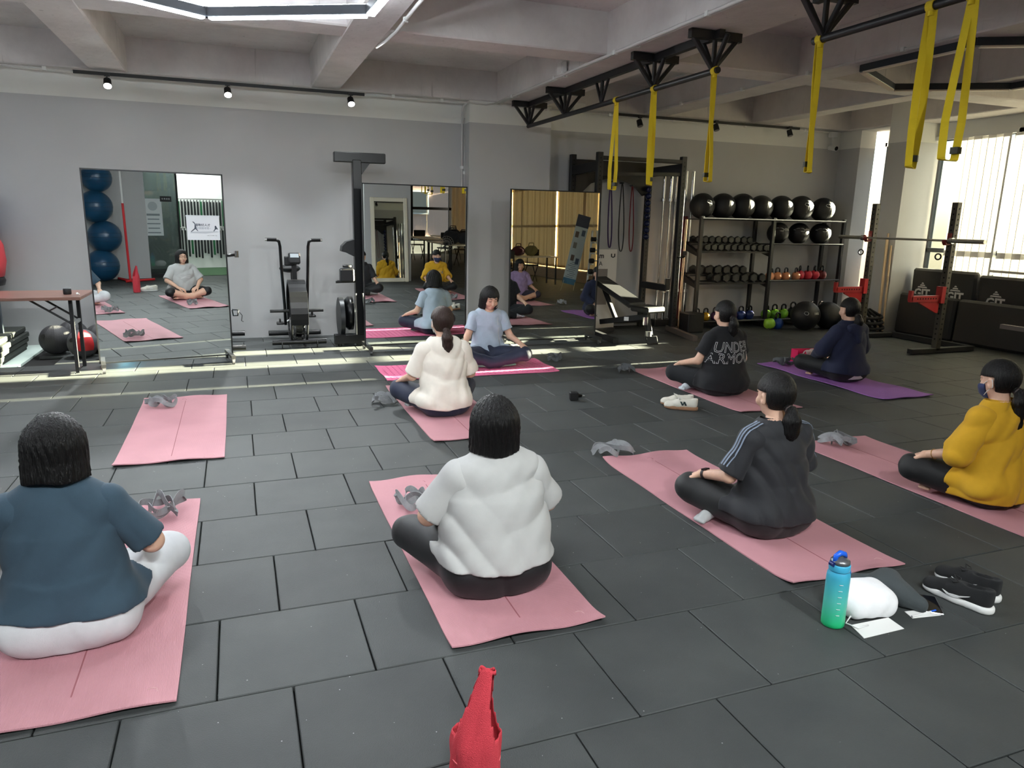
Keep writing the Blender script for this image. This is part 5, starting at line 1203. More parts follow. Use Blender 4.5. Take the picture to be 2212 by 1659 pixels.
# ------------------------------------------------------------------ bench
bn = thing('incline_bench', 'black adjustable incline bench in front of the rack', 'bench', (0, 0, 0))
pad = mat('bench_vinyl', (20, 20, 21), .45)
a, b = Vector((4.80, 8.20, .45)), Vector((4.60, 8.98, .74)); d = (b-a); ly = d.normalized(); lx = Vector((0.97, .25, 0)); lx = (lx-ly*lx.dot(ly)).normalized(); lz = lx.cross(ly); rm = Matrix((lx, ly, lz)).transposed()
MB().box((a+b)/2, (.30, d.length, .07), rot=rm, bev=.02).build('backrest', pad, bn)
MB().box((4.84, 8.02, .43), (.32, .32, .075), bev=.02, rot=rotz(R(14))).build('seat_pad', pad, bn)
beam((4.84, 7.98, .34), (4.62, 8.85, .16), w=.06, h=.07, nm='spine', par=bn); beam((4.42, 8.80, .04), (4.84, 8.90, .04), nm='rear_foot', par=bn, w=.06, h=.06)
beam((4.84, 8.05, .40), (4.83, 7.92, .10), w=.06, h=.07, nm='front_leg', par=bn); beam((4.70, 8.55, .20), (4.64, 8.85, .62), w=.05, h=.05, nm='prop', par=bn)
MB().tube([(4.78, 7.92, .09), (4.77, 7.86, .012), (4.90, 7.83, .012), (4.92, 7.90, .09), (4.78, 7.92, .09)], .010, 8).build('foot_loop', BLACKM, bn)
MB().cyl((4.76, 7.93, .24), (4.76, 7.93, .34), .035, n=14).build('adjust_knob', CHROME, bn); MB().cyl((4.80, 7.90, .10), (4.80, 7.90, .16), .04, n=14).build('hinge_plate', STEEL, bn)
MB().box((4.70, 8.30, .27), (.06, .01, .05), rot=rotz(R(-30))).build('maker_plate', WHITEP, bn)
wb_ = thing('white_panel', 'white sign panel leaning at the wall behind the bench', 'sign', (4.70, 9.22, 0)); 
w5 = MB().box((0, 0, .56), (.62, .03, 1.12)); w5.build('panel', mat('panel_white', (205, 200, 194), .5), wb_); MB().box((-.03, -.017, .60), (.40, .004, .50)).build('inset', mat('panel_grey', (128, 120, 116), .5), wb_)
blk = mat('print_black', (24, 24, 24), .6)
Mw = lambda x, z: Matrix.Translation((x, -.018, z)) @ Matrix.Rotation(R(90), 4, 'X')
text_on('panel_text', 'nam', .10, Mw(.02, 1.03), blk, wb_, bold=.002); text_on('panel_text', 'CTA', .085, Mw(.0, .92), blk, wb_); text_on('panel_text', 'rock', .07, Mw(-.02, .20), blk, wb_)
MB().tube([(.22, -.018, 1.06), (.22, -.018, 1.02), (.245, -.018, 1.01), (.27, -.018, 1.02), (.27, -.018, 1.06)], .008, 6).build('panel_mark', blk, wb_)

# ------------------------------------------------------------------ storage rack: balls, dumbbells, kettlebells
sr = thing('storage_rack', 'black two bay storage rack for balls and weights', 'rack', (0, 0, 0))
YF, YB = 8.92, 9.33
for i, x in enumerate((6.17, 7.42, 8.74)):
    for y in (YF, YB):
        MB().box((x, y, .80), (.05, .05, 1.60), bev=.003).build('upright', mat('upright_red', (84, 26, 26), .45) if (i == 0 and y == YB) else BLACKM, sr)
    MB().box((x, (YF+YB)/2, .03), (.06, .62, .05)).build('foot', BLACKM, sr)
def tray(x0, x1, z, nm='tray', y0=YF, y1=YB):
    MB().box(((x0+x1)/2, (y0+y1)/2, z-.006), (x1-x0, y1-y0, .012)).build(nm, BLACKM, sr); MB().cyl((x0, y0-.02, z+.004), (x1, y0-.02, z+.004), .014, n=10).build('front_tube', mat('tube_sheen', (70, 70, 72), .3, .5), sr)
tray(6.17, 7.42, 1.565); tray(7.42, 8.74, 1.565); tray(7.42, 8.74, 1.225); tray(7.42, 8.74, .685); tray(6.17, 7.42, .10); tray(7.42, 8.74, .10)
for z in (1.115, .665):
    for dy, dz in ((.04, 0), (.16, .025), (.26, .10), (.38, .125)): MB().box((6.795, YF+dy-.0, z+dz-.012), (1.25, .05, .024)).build('dumbbell_rail', BLACKM, sr)
    for x in (6.17, 7.42): MB().prism([(YF-.02, z-.08), (YF+.02, z-.02), (YB, z+.14), (YB, z+.02)], x-.03, x+.03, Matrix(((0, 0, 1, 0), (1, 0, 0, 0), (0, 1, 0, 0), (0, 0, 0, 1)))).build('rail_bracket', BLACKM, sr)
WB = mat('wall_ball_vinyl', (28, 28, 29), .55, bump=.15, bscale=30); 
_seam = mat('seam_dark', (12, 12, 12), .7)
def wall_ball(label, x, y, z, r, txt=None, rot=0, wgt=None, tilt=0, grp='wall balls'):
    t = thing('wall_ball', label, 'ball', (x, y, z+r), rot, group=grp); MB().sphere((0, 0, 0), r, 32, 20).build('ball_skin', WB, t)
    for k in range(3):
        a = R(60*k+20); MB().torus((0, 0, 0), r*1.0005, .0016, ax=(math.cos(a), math.sin(a), .15), n=48, m=5).build('seam', _seam, t)
    fn = lambda P: np.linalg.norm(P, axis=-1)-r
    if txt:
        for (s, dz, sz) in ((txt, .05, .045), (wgt or '', -.10, .05)):
            if s:
                Mx = Matrix.Rotation(R(tilt), 4, 'Y') @ Matrix.Translation((.02, -.4, dz)) @ Matrix.Rotation(R(90), 4, 'X'); text_press('ball_print', s, sz, fn, Mx, (0, 1, 0), wlog, t, bold=.001)
        MB().tube([Vector(v) for v in press(fn, np.array([[-.125+.025*math.cos(q), -.4, .055+.025*math.sin(q)] for q in np.linspace(0, 2*PI, 7)]), (0, 1, 0), off=.002)], .003, 5).build('emblem', wlog, t)
    return t
nm7 = ['leftmost', 'second', 'third', 'fourth', 'fifth', 'sixth', 'rightmost']
for i, x in enumerate((6.28, 6.63, 6.97, 7.30, 7.67, 8.04, 8.46)):
    wall_ball('black wall ball on the top shelf, %s of seven' % nm7[i], x, 9.10, 1.567, .178+.004*(i % 3), 'STRENGTH' if i in (0, 5, 6) else None, R(34 if i else 50), ['10KG', 0, 0, 0, 0, '6KG', '4KG'][i] or None, grp='wall balls on the top shelf')
for i, x in enumerate((7.66, 8.05, 8.47)):
    wall_ball('black wall ball on the second shelf, %s of three' % ['left', 'middle', 'right'][i], x, 9.10, 1.227, .158, 'STRENGTH', R(36), '8KG', grp='wall balls on the second shelf')
wall_ball('big dark ball with white mark on the floor before the rack, left of two', 7.80, 8.50, 0, .21, '100S', R(0), None, 0, 'big balls on the floor'); wall_ball('big dark ball on the floor before the rack, right of two', 8.24, 8.52, 0, .20, None, 0, None, 0, 'big balls on the floor')
def dumbbell_mesh(r, L):
    hx = MB(); sy = 1; y0, y1 = L*.5, L*.22; V = []
    for (y, rr) in ((y1, r*.92), (y1+.008, r), (y0-.008, r), (y0, r*.88)):
        for k in range(6): a = 2*PI*(k+.5)/6; V.append((rr*math.cos(a), y, rr*math.sin(a)))
    F = [(j*6+k, j*6+(k+1) % 6, (j+1)*6+(k+1) % 6, (j+1)*6+k) for j in range(3) for k in range(6)]+[tuple(range(6)), tuple(range(18, 24))]
    hx.add(V, F)
    return hx.mesh('hex_head'), MB().cyl((0, -L*.24, 0), (0, L*.24, 0), .015, n=10).mesh('grip')
ORD = ['first', 'second', 'third', 'fourth', 'fifth', 'sixth', 'seventh', 'eighth', 'ninth', 'tenth']
dbm = mat('dumbbell_rubber', (20, 20, 21), .5)
def dumbbells(z, row, n, x0, x1, r, L, y, nmz):
    me, gr = dumbbell_mesh(r, L); me.materials.append(dbm); gr.materials.append(CHROME)
    for i in range(n):
        t = thing('dumbbell', 'black hex dumbbell, %s from the left in the %s %s row' % (ORD[i], nmz, row), 'dumbbell', (x0+(x1-x0)*i/(n-1), y, z+r*.87), group='hex dumbbells')
        for nm, m_, rz_ in (('hex_head', me, 0), ('hex_head', me, PI), ('grip', gr, 0)): o = bpy.data.objects.new(nm, m_); COL.objects.link(o); o.parent = t; o.rotation_euler = (0, 0, rz_)
dumbbells(1.128, 'front', 10, 6.30, 7.32, .050, .19, YF+.08, 'upper'); dumbbells(1.228, 'rear', 9, 6.30, 7.20, .052, .19, YF+.31, 'upper')
dumbbells(.678, 'front', 6, 6.50, 7.30, .064, .22, YF+.09, 'lower'); dumbbells(.778, 'rear', 6, 6.35, 7.12, .064, .22, YF+.31, 'lower')
def kettle(label, x, y, z, r, rgb, rz=0, flip=False, cat_group='kettlebells'):
    t = thing('kettlebell', label, 'kettlebell', (x, y, z+(r*2.3 if flip else 0)), rz, group=cat_group)
    if flip: t.rotation_euler = (R(168), 0, rz); t.location.z = z+r*1.85+.0
    m = mat('kb_%d_%d_%d' % rgb, rgb, .35)
    MB().lathe([(0, 0), (r*.62, 0), (r*.86, r*.32), (r, r*.85), (r*.95, r*1.25), (r*.7, r*1.62), (r*.3, r*1.80), (0, r*1.84)], n=24).build('bell', m, t)
    MB().tube([(-r*.52, 0, r*1.45), (-r*.66, 0, r*2.0), (-r*.58, 0, r*2.45), (-r*.25, 0, r*2.66), (r*.25, 0, r*2.66), (r*.58, 0, r*2.45), (r*.66, 0, r*2.0), (r*.52, 0, r*1.45)], r*.16, 10).build('handle', mat('kb_handle', (22, 22, 24), .25), t)
    return t
TAN, KRED = (196, 132, 92), (186, 44, 60)
for i, (x, c) in enumerate(((7.52, TAN), (7.66, TAN), (7.82, TAN), (8.01, TAN), (8.17, KRED), (8.32, KRED), (8.46, KRED), (8.60, (110, 34, 34)))):
    kettle('%s kettlebell on the middle shelf, %s' % (('tan' if c == TAN else ('red' if c == KRED else 'dull dark red')), ['leftmost behind the post', 'second of the tan ones', 'third of the tan ones', 'rightmost tan one', 'leftmost of the red ones', 'middle red one', 'third red one', 'at the right end'][i]), x, YF+.10 if c == TAN else YF+.2, .687, .068 if c == TAN else .076, c, R(10*i), cat_group='kettlebells on the middle shelf')
YL, PU, BL_, GR_ = (196, 150, 30), (62, 34, 78), (24, 42, 92), (104, 160, 40)
row = [(6.30, YL, .065, 'yellow kettlebell on the bottom shelf, left one'), (6.45, YL, .066, 'yellow kettlebell on the bottom shelf, right one'), (6.62, PU, .07, 'purple kettlebell on the bottom shelf, left one'), (6.76, PU, .07, 'purple kettlebell on the bottom shelf, right one'), (6.93, PU, .07, 'purple kettlebell hidden behind the head of the lettered tee woman'), (7.08, BL_, .072, 'blue kettlebell on the bottom shelf, left of two'), (7.23, BL_, .074, 'blue kettlebell on the bottom shelf, right of two'), (7.54, GR_, .075, 'green kettlebell on the bottom shelf, left of three'), (7.70, GR_, .078, 'green kettlebell on the bottom shelf, middle of three'), (7.87, GR_, .078, 'green kettlebell on the bottom shelf, right of three'), (8.05, (30, 30, 34), .088, 'dark kettlebell behind the left big ball'), (8.24, (28, 40, 80), .088, 'dark blue kettlebell between the two big balls'), (8.42, (28, 40, 80), .09, 'dark blue kettlebell behind the right big ball'), (8.60, (24, 34, 60), .09, 'dark blue kettlebell at the right end of the bottom shelf')]
for (x, c, r_, lb) in row: kettle(lb, x, YF+.13, .102, r_, c, R(12), cat_group='kettlebells on the bottom shelf')
kettle('bright green kettlebell lying upside down on the floor', 7.28, 8.66, 0, .085, (128, 180, 50), R(30), True, cat_group='kettlebells on the floor'); kettle('glossy blue kettlebell on the floor beside the upside down green one', 7.46, 8.68, 0, .088, (26, 62, 130), R(20), cat_group='kettlebells on the floor')
rp = thing('battle_rope', 'coiled black battle rope heap on the floor by the narrow window', 'rope', (8.55, 8.05, 0))
pt = [Vector((.26*math.cos(t)*(1-.012*t)+.03*math.sin(3*t), .20*math.sin(t)*(1-.012*t), .025+.012*t)) for t in np.linspace(0, 2*PI*3.6, 120)]
MB().tube(pt, .022, 8).build('rope_coil', mat('rope_black', (22, 22, 22), .9, bump=1, bscale=90), rp)
for i in range(4): MB().tube([(.1-.1*i, -.1, .26), (-.0-.05*i, .0, .34), (-.16+.1*i, .05, .26), (-.2+.1*i, -.14, .1)], .02, 8).build('rope_loop', MATS['rope_black'], rp)
# ------------------------------------------------------------------ squat stand with barbell
sq = thing('squat_stand', 'black squat stand with red safety arms before the blinds', 'squat rack', (0, 0, 0))
USQ = mat('stand_olive', (58, 54, 46), .45); REDA = mat('red_powder', (168, 24, 32), .4)
for y in (6.46, 7.64):
    u = MB().box((8.0, y, .92), (.075, .075, 1.77), bev=.004).build('upright', USQ, sq); hb = MB()
    for i in range(26): hb.cyl((7.9615, y, .18+i*.062), (7.9605, y, .18+i*.062), .011, n=8); hb.cyl((8.0, y-.0385, .18+i*.062), (8.0, y-.0395, .18+i*.062), .011, n=8)
    tag(hb.build('pin_holes', hol, u), kind='stuff')
    MB().box((8.10, y, .04), (1.05, .075, .06), bev=.004).build('foot_beam', BLACKM, sq)
    a = MB().box((7.72, y, .675), (.52, .05, .075), bev=.004).box((7.47, y, .715), (.03, .05, .12)).box((7.95, y, .72), (.06, .085, .20)).build('safety_arm', REDA, sq)
    MB().prism([(7.93, .64), (7.93, .50), (7.90, .50), (7.62, .62), (7.62, .64)], -y-.012, -y+.012, Matrix.Rotation(R(90), 4, 'X')).build('arm_gusset', REDA, sq)
    hh = MB()
    for i in range(8): hh.cyl((7.56+.042*i, y-.0255, .678), (7.56+.042*i, y-.0265, .678), .010, n=8)
    tag(hh.build('arm_holes', hol, a), kind='stuff')
    MB().tube([(7.955, y, 1.45), (7.955, y, 1.32), (7.90, y, 1.315), (7.88, y, 1.34), (7.88, y, 1.37)], .02, flat=(.05, .016, (0, 1, 0))).build('bar_hook', mat('hook_red', (120, 22, 26), .45), sq)
    MB().torus((7.90, y+.07, 1.17), .034, .009, ax=(1, .2, 0), n=20).build('bar_clamp', BLACKM, sq)
beam((8.58, 6.46, .04), (8.58, 7.64, .04), nm='rear_beam', par=sq)
bb = thing('barbell', 'steel barbell lying across the squat stand', 'barbell', (7.91, 7.05, 1.362), group='olympic barbells')
MB().cyl((0, -.66, 0), (0, .66, 0), .014, n=12).build('shaft', STEEL, bb)
for s0 in (-1, 1): MB().cyl((0, s0*.66, 0), (0, s0*1.08, 0), .025, n=16).build('sleeve', STEEL, bb); MB().cyl((0, s0*.64, 0), (0, s0*.68, 0), .037, n=16).build('collar', CHROME, bb)
# partly visible second stand arm at the right edge
ar = thing('rack_arm', 'steel rack arm with holes at the right picture edge', 'rack', (8.35, 5.60, 0)); MB().box((0, .0, .40), (.06, .66, .05)).build('arm', mat('arm_grey', (120, 112, 110), .35, .5), ar); MB().box((0, -.34, .45), (.075, .075, .90)).build('upright', USQ, ar); MB().box((0, -.34, .03), (.6, .075, .06)).build('foot_beam', BLACKM, ar)

# ------------------------------------------------------------------ crash mats against the window wall
CM = mat('mat_vinyl', (40, 38, 36), .55, bump=.15, bscale=14); EMB = mat('emblem_white', (205, 202, 196), .6)
def crash(label, x, y0, y1, z1, th, lean, logos=()):
    t = thing('crash_mat', label, 'gym mat', (x, (y0+y1)/2, 0), group='padded mats against the window wall'); rm = roty(R(lean)); h = z1
    MB().box(rm @ Vector((0, 0, h/2))+Vector((0, 0, .012)), (th, y1-y0, h), rot=rm, bev=.03).build('padding', CM, t)
    for ly in logos:
        Mx = Matrix.Translation(rm @ Vector((-th/2-.002, ly, h*.66))+Vector((0, 0, .012))) @ rm.to_4x4() @ frame((0, 0, 0), (0, -1, 0), (0, 0, 1))
        text_on('emblem_text', 'GIT', .16, Mx @ Matrix.Translation((0, -.035, 0)), EMB, t, bold=.006)
        for k in range(3): 
            w = .045+.045*(2-k) if k else .16
            MB().add([Mx @ Vector(v) for v in [(-w/2, .045+.028*k, 0), (w/2, .045+.028*k, 0), (w/2-.012, .063+.028*k, 0), (-w/2+.012, .063+.028*k, 0)]], [(0, 1, 2, 3)]).build('emblem_bar', EMB, t)
    return t
crash('tall black padded mat with white emblems behind the others, by the column', 9.27, 6.98, 7.98, .93, .10, -2, (.30, -.22)); crash('tall black padded mat with emblem behind the others, at the right edge', 9.27, 5.6, 6.95, .90, .10, -2, (.40, -.2))
crash('low black padded mat in front, next to the column', 9.02, 7.06, 7.97, .575, .13, 3); crash('low black padded mat in front, running out at the right edge', 9.02, 5.5, 7.03, .575, .13, 3)
MB_r = MB().box((9.12, 6.3, .98), (.05, .9, .03), bev=.006).build('steel_ledge', STEEL, None); tag(MB_r, 'shiny steel bar lying on the mats at the right edge', 'bar')
# sticks in the corner of the narrow window
for i, (x, y, h) in enumerate(((8.72, 8.18, 1.35), (8.78, 8.14, 1.25), (8.76, 8.20, 1.42))):
    t = thing('wooden_stick', 'pale wooden training stick leaning at the column, %s' % ['left', 'right', 'rear'][i], 'stick', (x, y-.15, 0), group='sticks at the column'); MB().cyl((0, 0, .0), (.06, .10, h), .014, n=10).build('rod', mat('pale_wood', (196, 172, 140), .5), t); MB().sphere((0, 0, .015), .015, 10, 6).build('end_cap', BLACKM, t)

# ------------------------------------------------------------------ pull-up rigs under the ceiling rib
def rig(label, y0, y1, brackets):
    t = thing('pull_up_rig', label, 'pull up bar', (3.55, 0, 0), group='pull up bars under the ceiling')
    MB().box((0, (y0+y1)/2, 2.905), (.05, y1-y0+.1, .06)).build('ceiling_rail', BLACKM, t); MB().cyl((0, y0-.03, 2.65), (0, y1+.03, 2.65), .024, n=18).build('grip_bar', BLACKM, t)
    for y, big in brackets:
        if big:
            MB().box((0, y, 2.905), (.46, .05, .065)).build('top_plate', BLACKM, t)
            for sx in (-1, 1): beam((sx*.20, y, 2.89), (0, y, 2.66), w=.04, h=.03, nm='diagonal_strut', par=t)
            for sy in (-1, 1): beam((0, y+sy*.16, 2.89), (0, y, 2.66), w=.03, h=.03, nm='diagonal_strut', par=t)
        else:
            for sy in (-1, 1): beam((0, y+sy*.14, 2.89), (0, y, 2.66), w=.025, h=.025, nm='diagonal_strut', par=t)
        beam((0, y, 2.89), (0, y, 2.66), w=.03, h=.03, nm='post', par=t)
    return t
rig('long black pull up bar hanging from the rib, near the back wall', 5.10, 9.0, [(9.0, 1), (7.92, 1), (7.02, 0), (6.02, 1), (5.14, 1)])
rig('black pull up bar at the upper right picture edge', 1.0, 4.03, [(3.98, 1), (2.9, 0), (1.9, 1), (1.1, 1)])
YS = fabric('yellow_webbing', (214, 186, 30), bump=.4); prt = mat('label_ink', (40, 40, 22), .6)
def ystrap(label, y, ztop, zbot, gap, tw, seed):
    t = thing('suspension_strap', label, 'strap', (3.55, y, 0), group='yellow straps on the pull up bars'); pts = []; ups = []; n = 70
    zt = ztop; L = zt-zbot
    for i in range(n+1):
        q = i/n; a = PI*(2*q-1)       # -pi..pi ; 0 at bottom
        z = zbot+L*(1-math.cos(a))/2 if False else None
        s0 = abs(2*q-1); s1 = 1-s0     # s1 = 1 at bottom
        sg = -1 if q < .5 else 1
        zz = zt-L*min(1, (1-s0)*1.06) if s0 > .06 else zbot+.0
        op = gap*min(1, (1-s0)*1.4)**1.5*(math.sqrt(max(0, 1-((.06-s0)/.06)**2)) if s0 < .06 else 1)*sg
        if s0 < .06: zz = zbot+.012*(s0/.06)**2
        ang = tw*(1-s0)+.4*math.sin(seed+3*q)
        pts.append(Vector((op*math.cos(seed), op*math.sin(seed)+.02*math.sin(q*5+seed), zz))); ups.append((math.cos(seed+PI/2+ang*.4), math.sin(seed+PI/2+ang*.4), .12))
    MB().tube(pts, .01, flat=(.038, .003, ups)).build('webbing', YS, t)
    MB().tube([(0, math.cos(a)*.02, 2.65+math.sin(a)*.030) if False else (.028*math.cos(a), .0, 2.65+.028*math.sin(a)) for a in np.linspace(0, 2*PI, 18)[:-1]], .006, closed=True, flat=(.045, .005, (0, 1, 0))).build('hitch', YS, t)
    MB().cyl((0, 0, 2.60), (0, 0, 2.64), .018, n=10).build('knot', YS, t)
    k = n//2+3; p = pts[k]; MB().box(p+Vector((0, 0, .03)), (.040, .040, .034), rot=rotz(seed)).build('size_label', prt, t)
    return t
names6 = ['farthest yellow strap on the long bar', 'second farthest yellow strap on the long bar', 'nearest yellow strap on the long bar', 'yellow strap at the end of the nearer bar', 'wide open yellow strap left of the two at the right edge', 'yellow strap right of the two at the right edge']
for i, (y, zb, gp, sd) in enumerate(((6.70, 1.805, .035, .3), (6.0, 1.825, .06, .9), (5.11, 1.82, .05, 1.4), (4.0, 1.835, .035, 1.2), (3.19, 1.82, .065, .6), (2.955, 1.845, .06, .2))): ystrap(names6[i], y, 2.64, zb, gp, .8, sd)

# ------------------------------------------------------------------ conduits, camera
def conduit(label, pts, r=.011, extra=None):
    t = thing('cable_conduit', label, 'conduit', (0, 0, 0), group='white cable conduits'); MB().tube([Vector(p) for p in pts], r, 8).build('pipe', mat('conduit_white', (205, 203, 200), .5), t)
    for i in range(0, len(pts)-1):
        a, b = Vector(pts[i]), Vector(pts[i+1])
        if (b-a).length > .5: MB().box((a+b)/2, (.035, .035, .035)).build('clip', WHITEP, t)
    return t
conduit('pair of white conduits beside the pull up rail, left pipe', [(3.17, 9.2, 2.92), (3.17, 8.0, 2.92), (3.17, 6.7, 2.925), (3.17, 5.4, 2.92), (3.17, 4.0, 2.92), (3.17, 2.5, 2.92)], .014); conduit('pair of white conduits beside the pull up rail, right pipe', [(3.22, 9.2, 2.925), (3.22, 7.9, 2.925), (3.22, 6.5, 2.93), (3.22, 5.0, 2.925), (3.22, 2.5, 2.925)], .010)
conduit('white conduit running down the wall beside the pilaster', [(2.80, 9.44, .1), (2.80, 9.44, 1.5), (2.80, 9.44, 2.78), (2.80, 9.38, 2.88), (2.80, 9.235, 2.91)], .012); conduit('thinner conduit beside the one at the pilaster', [(2.835, 9.45, .1), (2.835, 9.45, 1.4), (2.835, 9.45, 2.75)], .008)
conduit('white cable along the girder above the air bike', [(1.55, 9.23, 2.915), (2.2, 9.23, 2.905), (2.75, 9.23, 2.91), (3.05, 9.23, 2.90), (3.15, 9.23, 2.92)], .009); conduit('cable along the girder at the far left', [(-2.6, 9.23, 2.93), (-2.0, 9.23, 2.915), (-1.5, 9.23, 2.91)], .008)
conduit('white conduit along the girder behind the unlit track', [(3.4, 9.23, 2.90), (4.4, 9.23, 2.90), (5.2, 9.23, 2.885), (6.4, 9.23, 2.885), (7.6, 9.23, 2.89), (8.55, 9.23, 2.89)], .010)
conduit('white cable bent round the rib near the lit hexagon', [(1.26, 6.9, 2.95), (1.27, 6.55, 2.925), (1.29, 6.2, 2.93), (1.27, 5.4, 2.925), (1.27, 4.0, 2.93)], .014)
conduit('white cable along the fourth rib', [(5.30, 9.0, 2.96), (5.31, 7.6, 2.95), (5.30, 6.6, 2.935), (5.31, 5.6, 2.95), (5.31, 4.4, 2.945)], .006)
jb = thing('junction_box', 'white junction box on the rib beside the pull up rail', 'junction box', (3.16, 7.15, 2.98)); MB().box((0, 0, 0), (.06, .12, .12), bev=.006).build('box', WHITEP, jb); MB().box((-.031, 0, 0), (.004, .10, .10)).build('lid', mat('box_lid', (214, 212, 208), .5), jb)
jb2 = thing('junction_box', 'flat white junction box on the girder left of the unlit track', 'junction box', (4.35, 9.24, 2.965)); MB().box((0, 0, 0), (.16, .04, .10), bev=.006).build('box', WHITEP, jb2); MB().box((0, -.021, 0), (.14, .004, .085)).build('lid', MATS['box_lid'], jb2)
cc = thing('security_camera', 'white bullet security camera on the back wall corner', 'security camera', (8.78, 9.40, 2.68)); MB().box((0, .0, .205), (.12, .08, .08), bev=.008).build('junction', WHITEP, cc); MB().cyl((0, 0, .17), (0, -.02, .06), .012, n=10).build('bracket', WHITEP, cc)
MB().cyl((0, .05, .02), (0, -.10, -.005), .036, .040, n=20).build('housing', WHITEP, cc); MB().cyl((0, -.10, -.005), (0, -.104, -.006), .032, n=18).build('lens', mat('lens_black', (12, 12, 14), .1), cc)
# ------------------------------------------------------------------ behind the photographer (seen in the mirrors)
BB = mat('ball_navy_gloss', (24, 66, 96), .28, bump=.05, bscale=12)
for i, (x, z, r_) in enumerate(((.36, .305, .305), (.45, .86, .30), (.34, 1.42, .30), (.40, 1.96, .27))):
    t = thing('exercise_ball', ['lowest', 'second', 'third', 'topmost'][i]+' blue exercise ball of the stack behind the photographer', 'exercise ball', (x, -.62, z), group='stacked blue exercise balls'); MB().sphere((0, 0, 0), r_, 32, 20).build('ball_skin', BB, t)
    for k in range(3): MB().torus((0, 0, r_*(.25*k-.25)), r_*math.sqrt(1-(.25*k-.25)**2), .004, n=40, m=6).build('ring', mat('ball_ring', (20, 54, 80), .4), t)
    MB().cyl((0, -r_*.97, -.1), (0, -r_*1.0, -.1), .015, n=10).build('plug', BLACKM, t)
rs_ = thing('ball_stand', 'red and white pole stand beside the blue exercise balls', 'stand', (0, 0, 0)); RP = mat('stand_red', (196, 36, 42), .4)
MB().cyl((.74, -.20, .03), (.72, -.18, 1.50), .022, n=14).build('red_pole', RP, rs_); MB().cyl((.72, -.18, 1.50), (.72, -.18, 2.5), .018, n=14).build('white_pole', WHITEP, rs_); MB().cyl((.66, -.16, .03), (1.22, -.39, .03), .024, n=12).build('base_bar', RP, rs_); MB().cyl((.66, -.80, .03), (.76, -.16, .03), .024, n=12).build('base_bar', RP, rs_)
# glass partition with poster and plate
gp_ = thing('glass_door', 'grey glass door with a white poster on it', 'door', (0, 0, 0)); MB().box((1.58, -1.0, 1.35), (.72, .012, 2.68)).build('glass_pane', glass_mat('smoked_glass', (190, 200, 200), .10, .55), gp_)
MB().box((1.23, -1.0, 1.35), (.03, .05, 2.7)).build('stile', BLACKM, gp_); MB().box((1.93, -1.0, 1.35), (.03, .05, 2.7)).build('stile', BLACKM, gp_); MB().box((1.58, -1.0, .04), (.72, .05, .08)).build('bottom_rail', BLACKM, gp_)
po = thing('poster', 'white notice poster on the glass door', 'poster', (1.44, -.985, 1.23)); MB().box((0, 0, 0), (.35, .003, .74)).build('sheet', mat('poster_paper', (205, 212, 212), .5), po)
MB().cyl((.0, .002, .22), (.0, .004, .22), .09, n=24).build('round_print', mat('poster_grey', (168, 176, 178), .6), po)
for k in range(5): MB().box((0, .003, .05-.09*k), (.25-.03*(k % 2), .002, .022 if k else .04)).build('text_line', mat('poster_ink', (120, 130, 134), .6), po)
rp_ = thing('room_plate', 'small black room plate above the glass door poster', 'sign', (1.70, -.98, 1.60)); MB().box((0, 0, 0), (.22, .01, .11)).build('plate', BLACKM, rp_); text_on('plate_text', '運 動 教 室', .034, Matrix.Translation((0, .0065, .0)) @ Matrix.Rotation(R(180), 4, 'Z') @ Matrix.Rotation(R(90), 4, 'X'), wlog, rp_)
# store room: hanging straps on a rail
LS = bpy.data.lights.new('store_light', 'AREA'); LS.energy = 70; LS.size = 1.2; LS.color = (.95, 1, .97); lo_ = bpy.data.objects.new('store_light', LS); COL.objects.link(lo_)
sl_ = thing('store_lamp', 'square ceiling lamp of the bright store room', 'ceiling lamp', (2.5, -2.1, 2.93)); MB().box((0, 0, 0), (1.0, .6, .04)).build('housing', WHITEP, sl_); MB().box((0, 0, -.023), (.96, .56, .004)).build('diffuser', emat('store_led', (240, 255, 248), 8), sl_)
lo_.location = (0, 0, -.05); lo_.parent = sl_
hr_ = thing('strap_wall', 'wall rail full of black hanging straps in the store room', 'rail', (0, 0, 0)); 
for z in (1.62, .95): MB().cyl((2.45, -2.94, z), (3.70, -2.94, z), .014, n=10).build('rail', STEEL, hr_)
rs2 = random.Random(4)
for i in range(34):
    x = 2.48+.036*i; lo2 = MB(); z1 = 1.60 if i % 2 == 0 else .94; h = .66-.1*rs2.random() if i % 2 == 0 else .72-.15*rs2.random()
    t = MB().box((x, -2.93, z1-h/2), (.034, .05, h), bev=.006).build('black_strap', mat('store_black', (24, 26, 28), .6) if i % 7 else mat('store_green', (20, 90, 50), .6), hr_); MB().box((x, -2.905, z1-.02), (.018, .01, .045)).build('tag', WHITEP, t)
tf = MB().box((2.9, -2.0, .004), (1.7, 1.9, .008)).build('turf_strip', mat('green_turf', (70, 100, 70), .95, bump=1, bscale=300), None); tag(tf, 'green turf strip on the store room floor', 'turf')
# white framed mirror leaning on the wall
wm = thing('framed_mirror', 'tall white framed mirror leaning on the rear wall', 'mirror', (3.47, .70, 0)); rm = rotx(R(4)); wf_ = mat('cream_frame', (220, 214, 196), .5)
def Q(x, y, z): return rm @ Vector((x, y, z))
for sx in (-1, 1): MB().box(Q(sx*.355, 0, .885), (.085, .05, 1.77), rot=rm, bev=.012).build('frame_side', wf_, wm)
for z in (.045, 1.725): MB().box(Q(0, 0, z), (.63, .05, .085), rot=rm, bev=.012).build('frame_end', wf_, wm)
MB().box(Q(0, .008, .885), (.64, .006, 1.62), rot=rm).build('mirror_glass', MIRROR, wm); MB().box(Q(0, -.012, .885), (.66, .02, 1.66), rot=rm).build('back_panel', mat('mirror_back', (40, 40, 42)), wm)
